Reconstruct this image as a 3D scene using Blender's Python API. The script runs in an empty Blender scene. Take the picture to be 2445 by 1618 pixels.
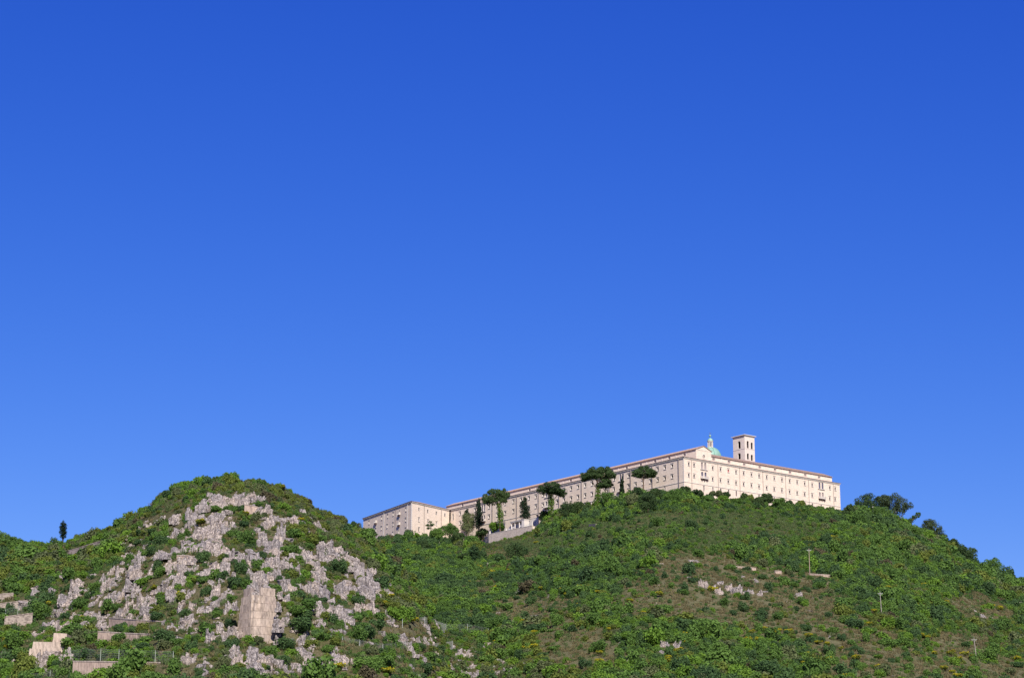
import bpy, math, random
import numpy as np
from mathutils import Vector, Matrix

# ------------------------------------------------------------------ camera, sky, sun, exposure
SC = bpy.context.scene
COL = SC.collection
FPX, HOR, IW, IH = 5000.0, 2126.0, 2445.0, 1618.0      # focal length and eye level in pixels of the photograph
CX, CY = IW / 2, IH / 2
PITCH = math.atan((HOR - CY) / FPX)
EYE = Vector((0.0, 0.0, 1.7))
cam = bpy.data.objects.new('camera', bpy.data.cameras.new('camera'))
COL.objects.link(cam)
cam.location = EYE
cam.rotation_euler = (math.pi / 2 + PITCH, 0, 0)
cam.data.sensor_width = 36.0
cam.data.lens = FPX / IW * 36.0
cam.data.clip_start = 0.5
cam.data.clip_end = 40000.0
SC.camera = cam

SUN_EL, SUN_AZ = 38.0, 10.0            # elevation; azimuth measured from behind the camera towards its right
world = bpy.data.worlds.new('World')
SC.world = world
world.use_nodes = True
nt = world.node_tree
bg = nt.nodes['Background']
sky = nt.nodes.new('ShaderNodeTexSky')
sky.sky_type = 'NISHITA'
sky.sun_disc = False
sky.sun_elevation = math.radians(SUN_EL)
sky.sun_rotation = math.radians(180.0 - SUN_AZ)
sky.air_density, sky.dust_density, sky.ozone_density = 1.0, 0.0, 6.0
sep = nt.nodes.new('ShaderNodeSeparateColor')
comb = nt.nodes.new('ShaderNodeCombineColor')
nt.links.new(sky.outputs[0], sep.inputs[0])
for k, (a, p) in enumerate(((0.118, 1.98), (0.218, 1.40), (1.317, 0.70))):   # the deep, polarised blue of the photograph
    pw = nt.nodes.new('ShaderNodeMath'); pw.operation = 'POWER'; pw.inputs[1].default_value = p
    ml = nt.nodes.new('ShaderNodeMath'); ml.operation = 'MULTIPLY'; ml.inputs[1].default_value = a
    nt.links.new(sep.outputs[k], pw.inputs[0]); nt.links.new(pw.outputs[0], ml.inputs[0]); nt.links.new(ml.outputs[0], comb.inputs[k])
nt.links.new(comb.outputs[0], bg.inputs[0])
bg.inputs[1].default_value = 0.1

sun = bpy.data.objects.new('sun', bpy.data.lights.new('sun', 'SUN'))
COL.objects.link(sun)
sun.data.energy = 4.6
sun.data.angle = math.radians(0.53)
sun.data.color = (1.0, 0.93, 0.83)
ce = math.cos(math.radians(SUN_EL))
SUN_DIR = Vector((ce * math.sin(math.radians(SUN_AZ)), -ce * math.cos(math.radians(SUN_AZ)), math.sin(math.radians(SUN_EL))))
sun.rotation_euler = SUN_DIR.to_track_quat('Z', 'Y').to_euler()
sun.location = (0, 0, 500)
SC.view_settings.view_transform = 'Standard'
SC.view_settings.look = 'None'
SC.view_settings.gamma = 1.0
SC.view_settings.use_curve_mapping = False
SC.view_settings.exposure = 0.75

# ------------------------------------------------------------------ small helpers
_fw = np.array([0, math.cos(PITCH), math.sin(PITCH)])
_up = np.array([0, -math.sin(PITCH), math.cos(PITCH)])


def ray(px, py):
    return _fw + np.array([1.0, 0, 0]) * ((px - CX) / FPX) + _up * ((CY - py) / FPX)


def at_depth(px, py, Y):
    d = ray(px, py)
    return Vector(d * (Y / d[1])) + EYE


def at_height(px, py, z):
    d = ray(px, py)
    return Vector(d * ((z - EYE.z) / d[2])) + EYE


def project(X, Y, Z):
    Z = Z - EYE.z
    f = Y * _fw[1] + Z * _fw[2]
    u = Y * _up[1] + Z * _up[2]
    return CX + FPX * X / f, CY - FPX * u / f


class MB:
    """collects polygons and builds them as ONE mesh"""
    def __init__(self):
        self.v, self.f, self.m = [], [], []

    def poly(self, pts, mi=0):
        n = len(self.v)
        self.v += [tuple(p) for p in pts]
        self.f.append(tuple(range(n, n + len(pts)))); self.m.append(mi)

    def box(self, x0, x1, y0, y1, z0, z1, mi=0):
        n = len(self.v)
        self.v += [(x0, y0, z0), (x1, y0, z0), (x1, y1, z0), (x0, y1, z0), (x0, y0, z1), (x1, y0, z1), (x1, y1, z1), (x0, y1, z1)]
        for q in ((0, 3, 2, 1), (4, 5, 6, 7), (0, 1, 5, 4), (1, 2, 6, 5), (2, 3, 7, 6), (3, 0, 4, 7)):
            self.f.append(tuple(n + i for i in q)); self.m.append(mi)

    def tube(self, pts, rad, seg=6, mi=0, cap=True):
        """a tapered tube along points, one radius per point"""
        if not hasattr(rad, '__len__'):
            rad = [rad] * len(pts)
        n0 = len(self.v)
        pts = [Vector(p) for p in pts]
        for i, p in enumerate(pts):
            d = (pts[min(i + 1, len(pts) - 1)] - pts[max(i - 1, 0)]).normalized()
            a = d.cross(Vector((0, 1, 0)) if abs(d.y) < 0.9 else Vector((1, 0, 0))).normalized()
            b = d.cross(a)
            for k in range(seg):
                t = 2 * math.pi * k / seg
                self.v.append(tuple(p + (a * math.cos(t) + b * math.sin(t)) * rad[i]))
        for i in range(len(pts) - 1):
            for k in range(seg):
                k2 = (k + 1) % seg
                self.f.append((n0 + i * seg + k, n0 + i * seg + k2, n0 + (i + 1) * seg + k2, n0 + (i + 1) * seg + k)); self.m.append(mi)
        if cap:
            self.f.append(tuple(n0 + k for k in range(seg))[::-1]); self.m.append(mi)
            e = n0 + (len(pts) - 1) * seg
            self.f.append(tuple(e + k for k in range(seg))); self.m.append(mi)

    def lathe(self, prof, seg=24, c=(0, 0), mi=0):
        n0 = len(self.v)
        for r, z in prof:
            for k in range(seg):
                t = 2 * math.pi * k / seg
                self.v.append((c[0] + r * math.cos(t), c[1] + r * math.sin(t), z))
        for i in range(len(prof) - 1):
            for k in range(seg):
                k2 = (k + 1) % seg
                self.f.append((n0 + i * seg + k, n0 + i * seg + k2, n0 + (i + 1) * seg + k2, n0 + (i + 1) * seg + k)); self.m.append(mi)

    def prism(self, poly2, y0, y1, mi=0):
        """polygon in x-z (counter-clockwise seen from -y), extruded from y0 to y1"""
        n = len(self.v); k = len(poly2)
        self.v += [(x, y0, z) for x, z in poly2] + [(x, y1, z) for x, z in poly2]
        self.f.append(tuple(range(n, n + k))); self.m.append(mi)
        self.f.append(tuple(range(n + k, n + 2 * k))[::-1]); self.m.append(mi)
        for i in range(k):
            j = (i + 1) % k
            self.f.append((n + i, n + k + i, n + k + j, n + j)); self.m.append(mi)

    def mesh(self, name, *mats, smooth=False):
        me = bpy.data.meshes.new(name)
        me.from_pydata(self.v, [], self.f)
        for m in mats:
            me.materials.append(m)
        if len(mats) > 1:
            me.polygons.foreach_set('material_index', self.m)
        if smooth:
            me.polygons.foreach_set('use_smooth', [True] * len(me.polygons))
        me.update()
        return me


def link(name, data, parent=None, loc=(0, 0, 0), rz=0.0, scale=None, label=None, cat=None, group=None, kind=None):
    o = bpy.data.objects.new(name, data)
    COL.objects.link(o)
    if parent is not None:
        o.parent = parent
    o.location = loc
    o.rotation_euler = (0, 0, rz)
    if scale is not None:
        o.scale = scale
    for k, v in (('label', label), ('category', cat), ('group', group), ('kind', kind)):
        if v:
            o[k] = v
    return o


# ------------------------------------------------------------------ materials
def new_mat(name, rough=0.85, spec=0.2):
    m = bpy.data.materials.new(name)
    m.use_nodes = True
    b = m.node_tree.nodes['Principled BSDF']
    b.inputs['Roughness'].default_value = rough
    b.inputs['Specular IOR Level'].default_value = spec
    return m, m.node_tree, b


def N(t, typ, **kw):
    n = t.nodes.new(typ)
    for k, v in kw.items():
        if k.startswith('i_'):
            n.inputs[k[2:].replace('_', ' ')].default_value = v
        else:
            setattr(n, k, v)
    return n


def ramp(t, fac, stops):
    r = t.nodes.new('ShaderNodeValToRGB')
    el = r.color_ramp.elements
    while len(el) < len(stops):
        el.new(0.5)
    for e, (p, c) in zip(el, stops):
        e.position = p
        e.color = (*c, 1) if len(c) == 3 else c
    t.links.new(fac, r.inputs[0])
    return r


def mix(t, fac, a, b, blend='MIX'):
    m = t.nodes.new('ShaderNodeMix')
    m.data_type = 'RGBA'; m.blend_type = blend
    for sock, val in ((m.inputs[0], fac), (m.inputs[6], a), (m.inputs[7], b)):
        if isinstance(val, (int, float)):
            sock.default_value = val
        elif isinstance(val, tuple):
            sock.default_value = (*val, 1)
        else:
            t.links.new(val, sock)
    return m.outputs[2]


def bump(t, b, height, strength=0.5, dist=0.1):
    n = t.nodes.new('ShaderNodeBump')
    n.inputs['Strength'].default_value = strength
    n.inputs['Distance'].default_value = dist
    t.links.new(height, n.inputs['Height'])
    t.links.new(n.outputs[0], b.inputs['Normal'])


def noise(t, vec, scale, detail=4.0, rough=0.6):
    n = N(t, 'ShaderNodeTexNoise', i_Scale=scale, i_Detail=detail, i_Roughness=rough)
    if vec is not None:
        t.links.new(vec, n.inputs['Vector'])
    return n.outputs['Fac']


def mapped(t, scale, coord='Object'):
    c = t.nodes.new('ShaderNodeTexCoord')
    m = t.nodes.new('ShaderNodeMapping')
    m.inputs['Scale'].default_value = scale
    t.links.new(c.outputs[coord], m.inputs[0])
    return m.outputs[0]


def ashlar_mat(name, base, dark, stone=(1.1, 1.1, 2.6), amount=0.5):
    """dressed limestone blocks: courses of slightly different stones, faint rain streaks"""
    m, t, b = new_mat(name, 0.9, 0.15)
    g = t.nodes.new('ShaderNodeNewGeometry').outputs['Position']
    mp = t.nodes.new('ShaderNodeMapping'); mp.inputs['Scale'].default_value = stone
    t.links.new(g, mp.inputs[0])
    v = N(t, 'ShaderNodeTexVoronoi', i_Scale=1.0, i_Randomness=0.75)
    t.links.new(mp.outputs[0], v.inputs['Vector'])
    c1 = ramp(t, v.outputs['Color'], [(0.15, dark), (0.6, base), (1.0, tuple(min(1, x * 1.08) for x in base))]).outputs[0]
    c0 = mix(t, amount, base, c1)
    n = noise(t, g, 0.25, 5, 0.65)
    c2 = mix(t, ramp(t, n, [(0.42, (0, 0, 0)), (0.75, (0.5, 0.5, 0.5))]).outputs[0], c0, dark)
    mp2 = t.nodes.new('ShaderNodeMapping'); mp2.inputs['Scale'].default_value = (1.2, 1.2, 0.08)
    t.links.new(g, mp2.inputs[0])
    s = noise(t, mp2.outputs[0], 1.0, 4, 0.7)
    c3 = mix(t, ramp(t, s, [(0.55, (0, 0, 0)), (0.8, (0.4, 0.4, 0.4))]).outputs[0], c2, tuple(x * 0.75 for x in dark))
    t.links.new(c3, b.inputs['Base Color'])
    bump(t, b, v.outputs['Distance'], 0.25, 0.05)
    return m


M = {}
M['wall'] = ashlar_mat('limestone_wall', (0.645, 0.54, 0.44), (0.50, 0.41, 0.335), amount=0.65)
M['trim'] = ashlar_mat('pale_trim', (0.58, 0.53, 0.48), (0.48, 0.43, 0.39), (0.8, 0.8, 0.8), 0.3)
M['tower'] = ashlar_mat('tower_stone', (0.60, 0.52, 0.45), (0.46, 0.39, 0.34))
M['terrace_stone'] = ashlar_mat('terrace_stone', (0.48, 0.41, 0.35), (0.30, 0.25, 0.215), (2.0, 2.0, 3.0), 0.8)
M['rubble'] = ashlar_mat('rubble_wall', (0.30, 0.25, 0.21), (0.13, 0.105, 0.09), (2.2, 2.2, 3.2), 0.9)
M['dark_rubble'] = ashlar_mat('dark_rubble', (0.21, 0.175, 0.17), (0.09, 0.075, 0.072), (1.6, 1.6, 2.6), 0.9)


def flat_mat(name, col, rough=0.8, spec=0.25, var=0.25, scale=0.8, metal=0.0):
    m, t, b = new_mat(name, rough, spec)
    g = t.nodes.new('ShaderNodeNewGeometry').outputs['Position']
    n = noise(t, g, scale, 5, 0.65)
    c = ramp(t, n, [(0.3, tuple(x * (1 - var) for x in col)), (0.7, tuple(min(1, x * (1 + var * 0.6)) for x in col))])
    t.links.new(c.outputs[0], b.inputs['Base Color'])
    b.inputs['Metallic'].default_value = metal
    return m


M['tile'] = flat_mat('terracotta_tiles', (0.30, 0.215, 0.18), 0.85, 0.2, 0.35, 1.5)
M['tile_pale'] = flat_mat('weathered_tiles', (0.36, 0.24, 0.19), 0.85, 0.2, 0.3, 1.5)
M['eave'] = flat_mat('eave_tile_edge', (0.26, 0.19, 0.165), 0.85, 0.2, 0.25, 1.2)
M['glass'], _t, _b = new_mat('dark_window_glass', 0.12, 0.5)
_b.inputs['Base Color'].default_value = (0.03, 0.018, 0.016, 1)
M['shutter'] = flat_mat('brown_shutter', (0.10, 0.06, 0.05), 0.7)
M['grey_shutter'] = flat_mat('grey_shutter', (0.30, 0.25, 0.24), 0.7)
M['blue_glass'] = flat_mat('slate_blue_glass', (0.085, 0.085, 0.14), 0.25, 0.5, 0.2)
M['red'] = flat_mat('red_blind', (0.45, 0.06, 0.06), 0.7)
M['pipe'] = flat_mat('grey_drainpipe', (0.16, 0.135, 0.13), 0.5, 0.4)
M['pipe_pale'] = flat_mat('pale_drainpipe', (0.55, 0.52, 0.5), 0.5, 0.4)
M['copper'] = flat_mat('green_copper', (0.20, 0.335, 0.27), 0.6, 0.35, 0.22, 0.5)
M['copper_dark'] = flat_mat('dark_copper_rib', (0.09, 0.25, 0.19), 0.6, 0.35, 0.2)
M['bronze'] = flat_mat('bell_bronze', (0.08, 0.07, 0.06), 0.4, 0.5, 0.2, 2.0, 0.6)
M['metal'] = flat_mat('galvanised_steel', (0.40, 0.42, 0.38), 0.5, 0.4, 0.15)
M['green_metal'] = flat_mat('grey_green_post', (0.33, 0.37, 0.30), 0.55, 0.4, 0.15)
M['wire'] = flat_mat('wire_mesh', (0.22, 0.23, 0.22), 0.6, 0.3, 0.1)
M['pole'] = flat_mat('concrete_pole', (0.30, 0.265, 0.235), 0.85, 0.2, 0.15)
M['pole_pink'] = flat_mat('pinkish_pole', (0.36, 0.25, 0.21), 0.85, 0.2, 0.15)
M['ceramic'] = flat_mat('insulator_glass', (0.10, 0.14, 0.12), 0.2, 0.5, 0.1)
M['bark'] = flat_mat('bark', (0.11, 0.075, 0.055), 0.95, 0.1, 0.35, 1.5)
M['bark_pale'] = flat_mat('pale_bark', (0.26, 0.22, 0.18), 0.95, 0.1, 0.3, 1.5)


def concrete_mat(name, col):
    m, t, b = new_mat(name, 0.92, 0.15)
    g = t.nodes.new('ShaderNodeNewGeometry').outputs['Position']
    mp = t.nodes.new('ShaderNodeMapping'); mp.inputs['Scale'].default_value = (1.9, 1.9, 0.55)
    t.links.new(g, mp.inputs[0])
    s = noise(t, mp.outputs[0], 1.0, 6, 0.72)
    c1 = ramp(t, s, [(0.36, tuple(x * 0.45 for x in col)), (0.52, tuple(x * 0.92 for x in col)), (0.66, tuple(x * 1.18 for x in col))]).outputs[0]
    n = noise(t, g, 0.35, 4, 0.6)
    c2 = mix(t, ramp(t, n, [(0.45, (0, 0, 0)), (0.8, (0.6, 0.6, 0.6))]).outputs[0], c1, (col[0] * 0.75, col[1] * 0.72, col[2] * 0.78))
    oi = t.nodes.new('ShaderNodeObjectInfo')
    c3 = mix(t, 1.0, c2, ramp(t, oi.outputs['Random'], [(0, (0.93, 0.93, 0.94)), (1, (1.04, 1.03, 1.02))]).outputs[0], 'MULTIPLY')
    t.links.new(c3, b.inputs['Base Color'])
    bump(t, b, s, 0.3, 0.05)
    return m


M['concrete'] = concrete_mat('streaked_concrete', (0.40, 0.325, 0.265))
M['concrete_wall'] = concrete_mat('pinkish_concrete', (0.40, 0.31, 0.25))


def rock_mat():
    m, t, b = new_mat('grey_pink_limestone', 0.95, 0.12)
    g = t.nodes.new('ShaderNodeNewGeometry').outputs['Position']
    n1 = noise(t, g, 0.8, 8, 0.75)
    base = ramp(t, n1, [(0.33, (0.11, 0.099, 0.097)), (0.45, (0.29, 0.26, 0.248)), (0.60, (0.50, 0.45, 0.415)), (0.8, (0.42, 0.345, 0.285))]).outputs[0]
    mp = t.nodes.new('ShaderNodeMapping'); mp.inputs['Scale'].default_value = (1.5, 1.5, 0.45)
    t.links.new(g, mp.inputs[0])
    v = N(t, 'ShaderNodeTexVoronoi', feature='DISTANCE_TO_EDGE', i_Scale=1.3)
    t.links.new(mp.outputs[0], v.inputs['Vector'])
    crack = ramp(t, v.outputs['Distance'], [(0.0, (1, 1, 1)), (0.10, (0, 0, 0))]).outputs[0]
    n2 = noise(t, g, 2.4, 5, 0.7)
    lich = ramp(t, n2, [(0.5, (0, 0, 0)), (0.68, (0.85, 0.85, 0.85))]).outputs[0]
    c = mix(t, lich, base, (0.19, 0.165, 0.155))
    cf = t.nodes.new('ShaderNodeMath'); cf.operation = 'MULTIPLY'; cf.inputs[1].default_value = 0.75
    t.links.new(crack, cf.inputs[0])
    c = mix(t, cf.outputs[0], c, (0.08, 0.068, 0.062))
    oi = t.nodes.new('ShaderNodeObjectInfo')
    c = mix(t, 1.0, c, ramp(t, oi.outputs['Random'], [(0, (0.8, 0.8, 0.84)), (0.6, (1.0, 0.98, 0.97)), (1, (1.1, 1.02, 0.95))]).outputs[0], 'MULTIPLY')
    t.links.new(c, b.inputs['Base Color'])
    hm = t.nodes.new('ShaderNodeMath'); hm.operation = 'ADD'
    t.links.new(n2, hm.inputs[0]); t.links.new(v.outputs['Distance'], hm.inputs[1])
    bump(t, b, hm.outputs[0], 0.9, 0.5)
    return m


M['rock'] = rock_mat()


def leaf_mat(name, cols, rnd=0.45, trans=0.38):
    """foliage: tint drifts from plant to plant and from clump to clump"""
    m, t, b = new_mat(name, 0.7, 0.18)
    oi = t.nodes.new('ShaderNodeObjectInfo')
    g = t.nodes.new('ShaderNodeNewGeometry').outputs['Position']
    n = noise(t, g, 1.1, 3, 0.7)
    n2 = noise(t, g, 0.035, 3, 0.6)
    a = t.nodes.new('ShaderNodeMath'); a.operation = 'MULTIPLY_ADD'; a.inputs[1].default_value = rnd
    s = t.nodes.new('ShaderNodeMath'); s.operation = 'MULTIPLY_ADD'; s.inputs[1].default_value = 0.9
    t.links.new(n2, s.inputs[0]); t.links.new(n, s.inputs[2])
    t.links.new(oi.outputs['Random'], a.inputs[0]); t.links.new(s.outputs[0], a.inputs[2])
    sc = t.nodes.new('ShaderNodeMath'); sc.operation = 'MULTIPLY'; sc.inputs[1].default_value = 1 / (1.9 * 0.5 + rnd * 0.5) / 2
    t.links.new(a.outputs[0], sc.inputs[0])
    c = ramp(t, sc.outputs[0], [(0.30, cols[0]), (0.5, cols[1]), (0.70, cols[2])]).outputs[0]
    t.links.new(c, b.inputs['Base Color'])
    out = t.nodes['Material Output']
    tr = t.nodes.new('ShaderNodeBsdfTranslucent')
    t.links.new(c, tr.inputs[0])
    ms = t.nodes.new('ShaderNodeMixShader'); ms.inputs[0].default_value = trans
    t.links.new(b.outputs[0], ms.inputs[1]); t.links.new(tr.outputs[0], ms.inputs[2])
    t.links.new(ms.outputs[0], out.inputs[0])
    return m


M['leaf_dark'] = leaf_mat('holm_oak_leaves', [(0.039, 0.079, 0.032), (0.062, 0.117, 0.040), (0.091, 0.161, 0.048)])
M['leaf_mid'] = leaf_mat('green_leaves', [(0.064, 0.127, 0.032), (0.098, 0.181, 0.037), (0.133, 0.232, 0.046)])
M['leaf_bright'] = leaf_mat('bright_leaves', [(0.091, 0.176, 0.023), (0.128, 0.235, 0.030), (0.173, 0.289, 0.037)])
M['leaf_olive'] = leaf_mat('olive_yellow_leaves', [(0.083, 0.114, 0.028), (0.128, 0.166, 0.030), (0.173, 0.214, 0.043)])
M['leaf_grey'] = leaf_mat('grey_green_leaves', [(0.078, 0.103, 0.045), (0.121, 0.149, 0.061), (0.164, 0.198, 0.082)])
M['leaf_dry'] = leaf_mat('dry_twigs', [(0.07, 0.062, 0.034), (0.095, 0.084, 0.044), (0.125, 0.11, 0.06)])
M['grass_dry'] = leaf_mat('dry_grass', [(0.118, 0.099, 0.048), (0.162, 0.140, 0.066), (0.213, 0.185, 0.096)])
M['grass_green'] = leaf_mat('green_grass', [(0.062, 0.095, 0.035), (0.091, 0.133, 0.043), (0.125, 0.164, 0.062)])
M['flower'] = leaf_mat('yellow_broom_flowers', [(0.314, 0.284, 0.012), (0.427, 0.378, 0.012), (0.522, 0.441, 0.020)])
M['pine'] = leaf_mat('stone_pine_needles', [(0.031, 0.064, 0.025), (0.054, 0.094, 0.031), (0.089, 0.139, 0.040)], 0.2)
M['cypress'] = leaf_mat('cypress_needles', [(0.013, 0.027, 0.015), (0.020, 0.040, 0.019), (0.030, 0.055, 0.022)], 0.2)
M['ivy'] = leaf_mat('ivy_leaves', [(0.055, 0.125, 0.010), (0.075, 0.16, 0.012), (0.10, 0.19, 0.016)], 0.2)
M['hill_pine'] = leaf_mat('aleppo_pine_needles', [(0.044, 0.070, 0.034), (0.066, 0.096, 0.044), (0.094, 0.131, 0.054)], 0.2)

# ------------------------------------------------------------------ terrain
def _hash(ix, iy, seed):
    h = (ix.astype(np.int64) * 374761393 + iy.astype(np.int64) * 668265263 + seed * 974634777) & 0x7fffffff
    h = ((h ^ (h >> 13)) * 1274126177) & 0x7fffffff
    return ((h ^ (h >> 16)) & 0xffff) / 65535.0


def vnoise(x, y, seed=0):
    ix, iy = np.floor(x), np.floor(y)
    fx, fy = x - ix, y - iy
    fx, fy = fx * fx * (3 - 2 * fx), fy * fy * (3 - 2 * fy)
    a, b = _hash(ix, iy, seed), _hash(ix + 1, iy, seed)
    c, d = _hash(ix, iy + 1, seed), _hash(ix + 1, iy + 1, seed)
    return (a * (1 - fx) + b * fx) * (1 - fy) + (c * (1 - fx) + d * fx) * fy


def fbm(x, y, scale, octs=4, seed=0):
    s, a, tot = 0.0, 1.0, 0.0
    for o in range(octs):
        s = s + a * vnoise(x / scale * 2 ** o, y / scale * 2 ** o, seed + o)
        tot += a
        a *= 0.5
    return s / tot * 2 - 1


def crest_table(rows):
    t = []
    for px, py, Y in rows:
        p = at_depth(px, py, Y)
        t.append((p.x / p.y, p.y, p.z))
    t.sort()
    return np.array(t)


CREST_NEAR = crest_table([(-2600, 1900, 640), (-900, 1420, 680), (-300, 1325, 690), (0, 1316, 690), (75, 1306, 690), (150, 1299, 685), (200, 1280, 680),
    (262, 1260, 672), (327, 1228, 662), (370, 1195, 655), (430, 1165, 648), (489, 1151, 642), (548, 1146, 640), (616, 1152, 640), (662, 1164, 640),
    (724, 1185, 640), (757, 1216, 640), (796, 1231, 640), (856, 1261, 640), (885, 1276, 640), (950, 1345, 640), (1020, 1450, 630), (1100, 1600, 620), (1200, 1850, 600), (1300, 2240, 600)])
CREST_FAR = crest_table([(-2600, 2100, 900), (0, 1500, 1150), (500, 1400, 1180), (700, 1335, 1195), (870, 1292, 1205), (940, 1290, 1180), (985, 1287, 1154), (1050, 1292, 1158),
    (1165, 1300, 1130), (1250, 1277, 1116), (1330, 1237, 1102), (1440, 1208, 1076), (1500, 1192, 1060), (1560, 1183, 1046), (1632, 1181, 1028), (1700, 1190, 1044),
    (1800, 1204, 1064), (1880, 1214, 1081), (2008, 1226, 1106), (2060, 1226, 1120), (2150, 1250, 1130), (2200, 1276, 1125), (2260, 1304, 1110), (2330, 1354, 1090),
    (2400, 1390, 1075), (2445, 1404, 1065), (2600, 1474, 1040), (2900, 1640, 1000), (3700, 2100, 900)])
CREST_SIDE = crest_table([(-2600, 1900, 820), (-800, 1330, 820), (-200, 1278, 820), (0, 1285, 820), (60, 1291, 820), (100, 1296, 820), (140, 1306, 820), (200, 1335, 820), (320, 1420, 820), (600, 1700, 820)])


def smax(a, b, k):
    h = np.clip(0.5 + 0.5 * (a - b) / k, 0, 1)
    return b * (1 - h) + a * h + k * h * (1 - h)


def smin(a, b, k):
    return -smax(-a, -b, k)


MOUNDS = []      # (x, y, radius along, radius across, height): the steep ground behind the concrete bastion


def terrain(X, Y):
    X, Y = np.asarray(X, float), np.asarray(Y, float)
    u = X / np.maximum(Y, 1.0)
    Yc, zc = np.interp(u, CREST_NEAR[:, 0], CREST_NEAR[:, 1]), np.interp(u, CREST_NEAR[:, 0], CREST_NEAR[:, 2])
    t = np.clip((Y - 330.0) / (Yc - 330.0), 0, 1.5)
    bench = 0.016 * np.sin(t * 24 + u * 40) * np.clip(t * 3, 0, 1) * np.clip(4 * (1 - t), 0, 1)
    near = smin(zc * (1.16 * t - 0.16 * t ** 3 + bench), zc - 0.5 * (Y - Yc), 3.0)
    Yc, zc = np.interp(u, CREST_FAR[:, 0], CREST_FAR[:, 1]), np.interp(u, CREST_FAR[:, 0], CREST_FAR[:, 2])
    t = np.clip((Y - 370.0) / (Yc - 370.0), 0, 1.2)
    onplat = np.clip((u + 0.078) / 0.01, 0, 1) * np.clip((0.172 - u) / 0.02, 0, 1)
    flat = 40 + 230 * onplat
    back = zc - np.maximum(Y - Yc - flat * onplat, 0) * 0.4
    far = smin(zc * (1.08 * t - 0.08 * t ** 3), back, 2.0)
    Yc, zc = np.interp(u, CREST_SIDE[:, 0], CREST_SIDE[:, 1]), np.interp(u, CREST_SIDE[:, 0], CREST_SIDE[:, 2])
    side = smin(zc - 0.32 * (Yc - Y), zc - 0.3 * (Y - Yc), 3.0)
    z = smax(smax(near, far, 5.0), side, 4.0)
    lift = np.clip(z / 25.0, 0, 1)
    z = z + lift * (1.6 * fbm(X, Y, 46, 4, 3) + 0.5 * fbm(X, Y, 9, 3, 11))
    for mx, my, ra, rb, h in MOUNDS:
        z = z + h * np.exp(-((X - mx) / ra) ** 2 - ((Y - my) / rb) ** 2)
    fade = np.clip((Y - 300) / 60, 0, 1) * np.clip((1600 - Y) / 200, 0, 1) * np.clip((0.68 - np.abs(u)) / 0.15, 0, 1)
    return np.where(fade < 1, (z + 1.0) * fade - 1.0, z)


def tz(x, y):
    return float(terrain(np.array([x]), np.array([y]))[0])


_YS = np.arange(360.0, 1320.0, 1.0)


def hit(px, py):
    """the point of the ground that the photograph shows at this pixel"""
    d = ray(px, py)
    X = d[0] / d[1] * _YS
    Z = d[2] / d[1] * _YS + EYE.z
    below = np.nonzero(terrain(X, _YS) >= Z)[0]
    if len(below) == 0:
        return None
    Y = _YS[below[0]] - 0.5
    x = d[0] / d[1] * Y
    return Vector((x, Y, tz(x, Y)))


# the bastion's foot is found on the plain slope, then the ground behind it is heaped up
BAST = hit(597, 1531)
MOUNDS.append((BAST.x + 1.0, BAST.y + 12.0, 10.5, 8.0, 7.5))
MOUNDS.append((BAST.x - 4.5, BAST.y + 2.0, 4.0, 3.4, -2.4))
MOUNDS.append((BAST.x + 6.5, BAST.y + 1.5, 4.0, 3.4, -2.0))

CLEARINGS = [(1750, 1405, 190, 45), (1650, 1385, 90, 40), (1700, 1455, 100, 28), (1900, 1445, 100, 42), (1960, 1495, 80, 30), (1270, 1455, 75, 28),
             (1335, 1530, 42, 60), (1400, 1562, 60, 45), (2150, 1592, 140, 42), (2010, 1545, 70, 26), (2345, 1452, 70, 26), (2300, 1545, 60, 30),
             (2400, 1605, 60, 30), (1230, 1330, 60, 14), (1530, 1445, 60, 20), (1690, 1340, 80, 16), (960, 1500, 70, 26), (1150, 1400, 30, 14)]
MEADOWS = [(1480, 1262, 90, 14), (1770, 1245, 130, 26), (1290, 1300, 70, 14), (1010, 1275, 40, 8), (1700, 1290, 60, 20), (1420, 1290, 50, 12)]
ROCKY = [(590, 1320, 270, 130), (470, 1430, 330, 120), (700, 1440, 240, 110), (620, 1560, 330, 70), (960, 1570, 260, 60), (120, 1480, 120, 80)]


CLEARINGS = [(a, b, c * 1.22, d * 1.25) for a, b, c, d in CLEARINGS] + [(1800, 1465, 170, 45), (1560, 1400, 60, 22), (2080, 1520, 60, 24)]
MEADOWS = [(a, b, c * 1.3, d * 1.3) for a, b, c, d in MEADOWS] + [(1860, 1262, 110, 24), (1600, 1240, 90, 20)]


def blob_mask(px, py, blobs):
    m = np.zeros_like(px)
    px, py = px + 34 * fbm(px, py * 2.2, 70, 4, 51) + 9 * fbm(px, py, 13, 3, 61), py + 15 * fbm(px, py * 2.2, 60, 4, 57) + 5 * fbm(px, py, 11, 3, 63)
    for cx, cy, rx, ry in blobs:
        d = np.sqrt(((px - cx) / rx) ** 2 + ((py - cy) / ry) ** 2)
        m = np.maximum(m, np.clip((1.25 - d) / 0.5, 0, 1))
    return m


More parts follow.
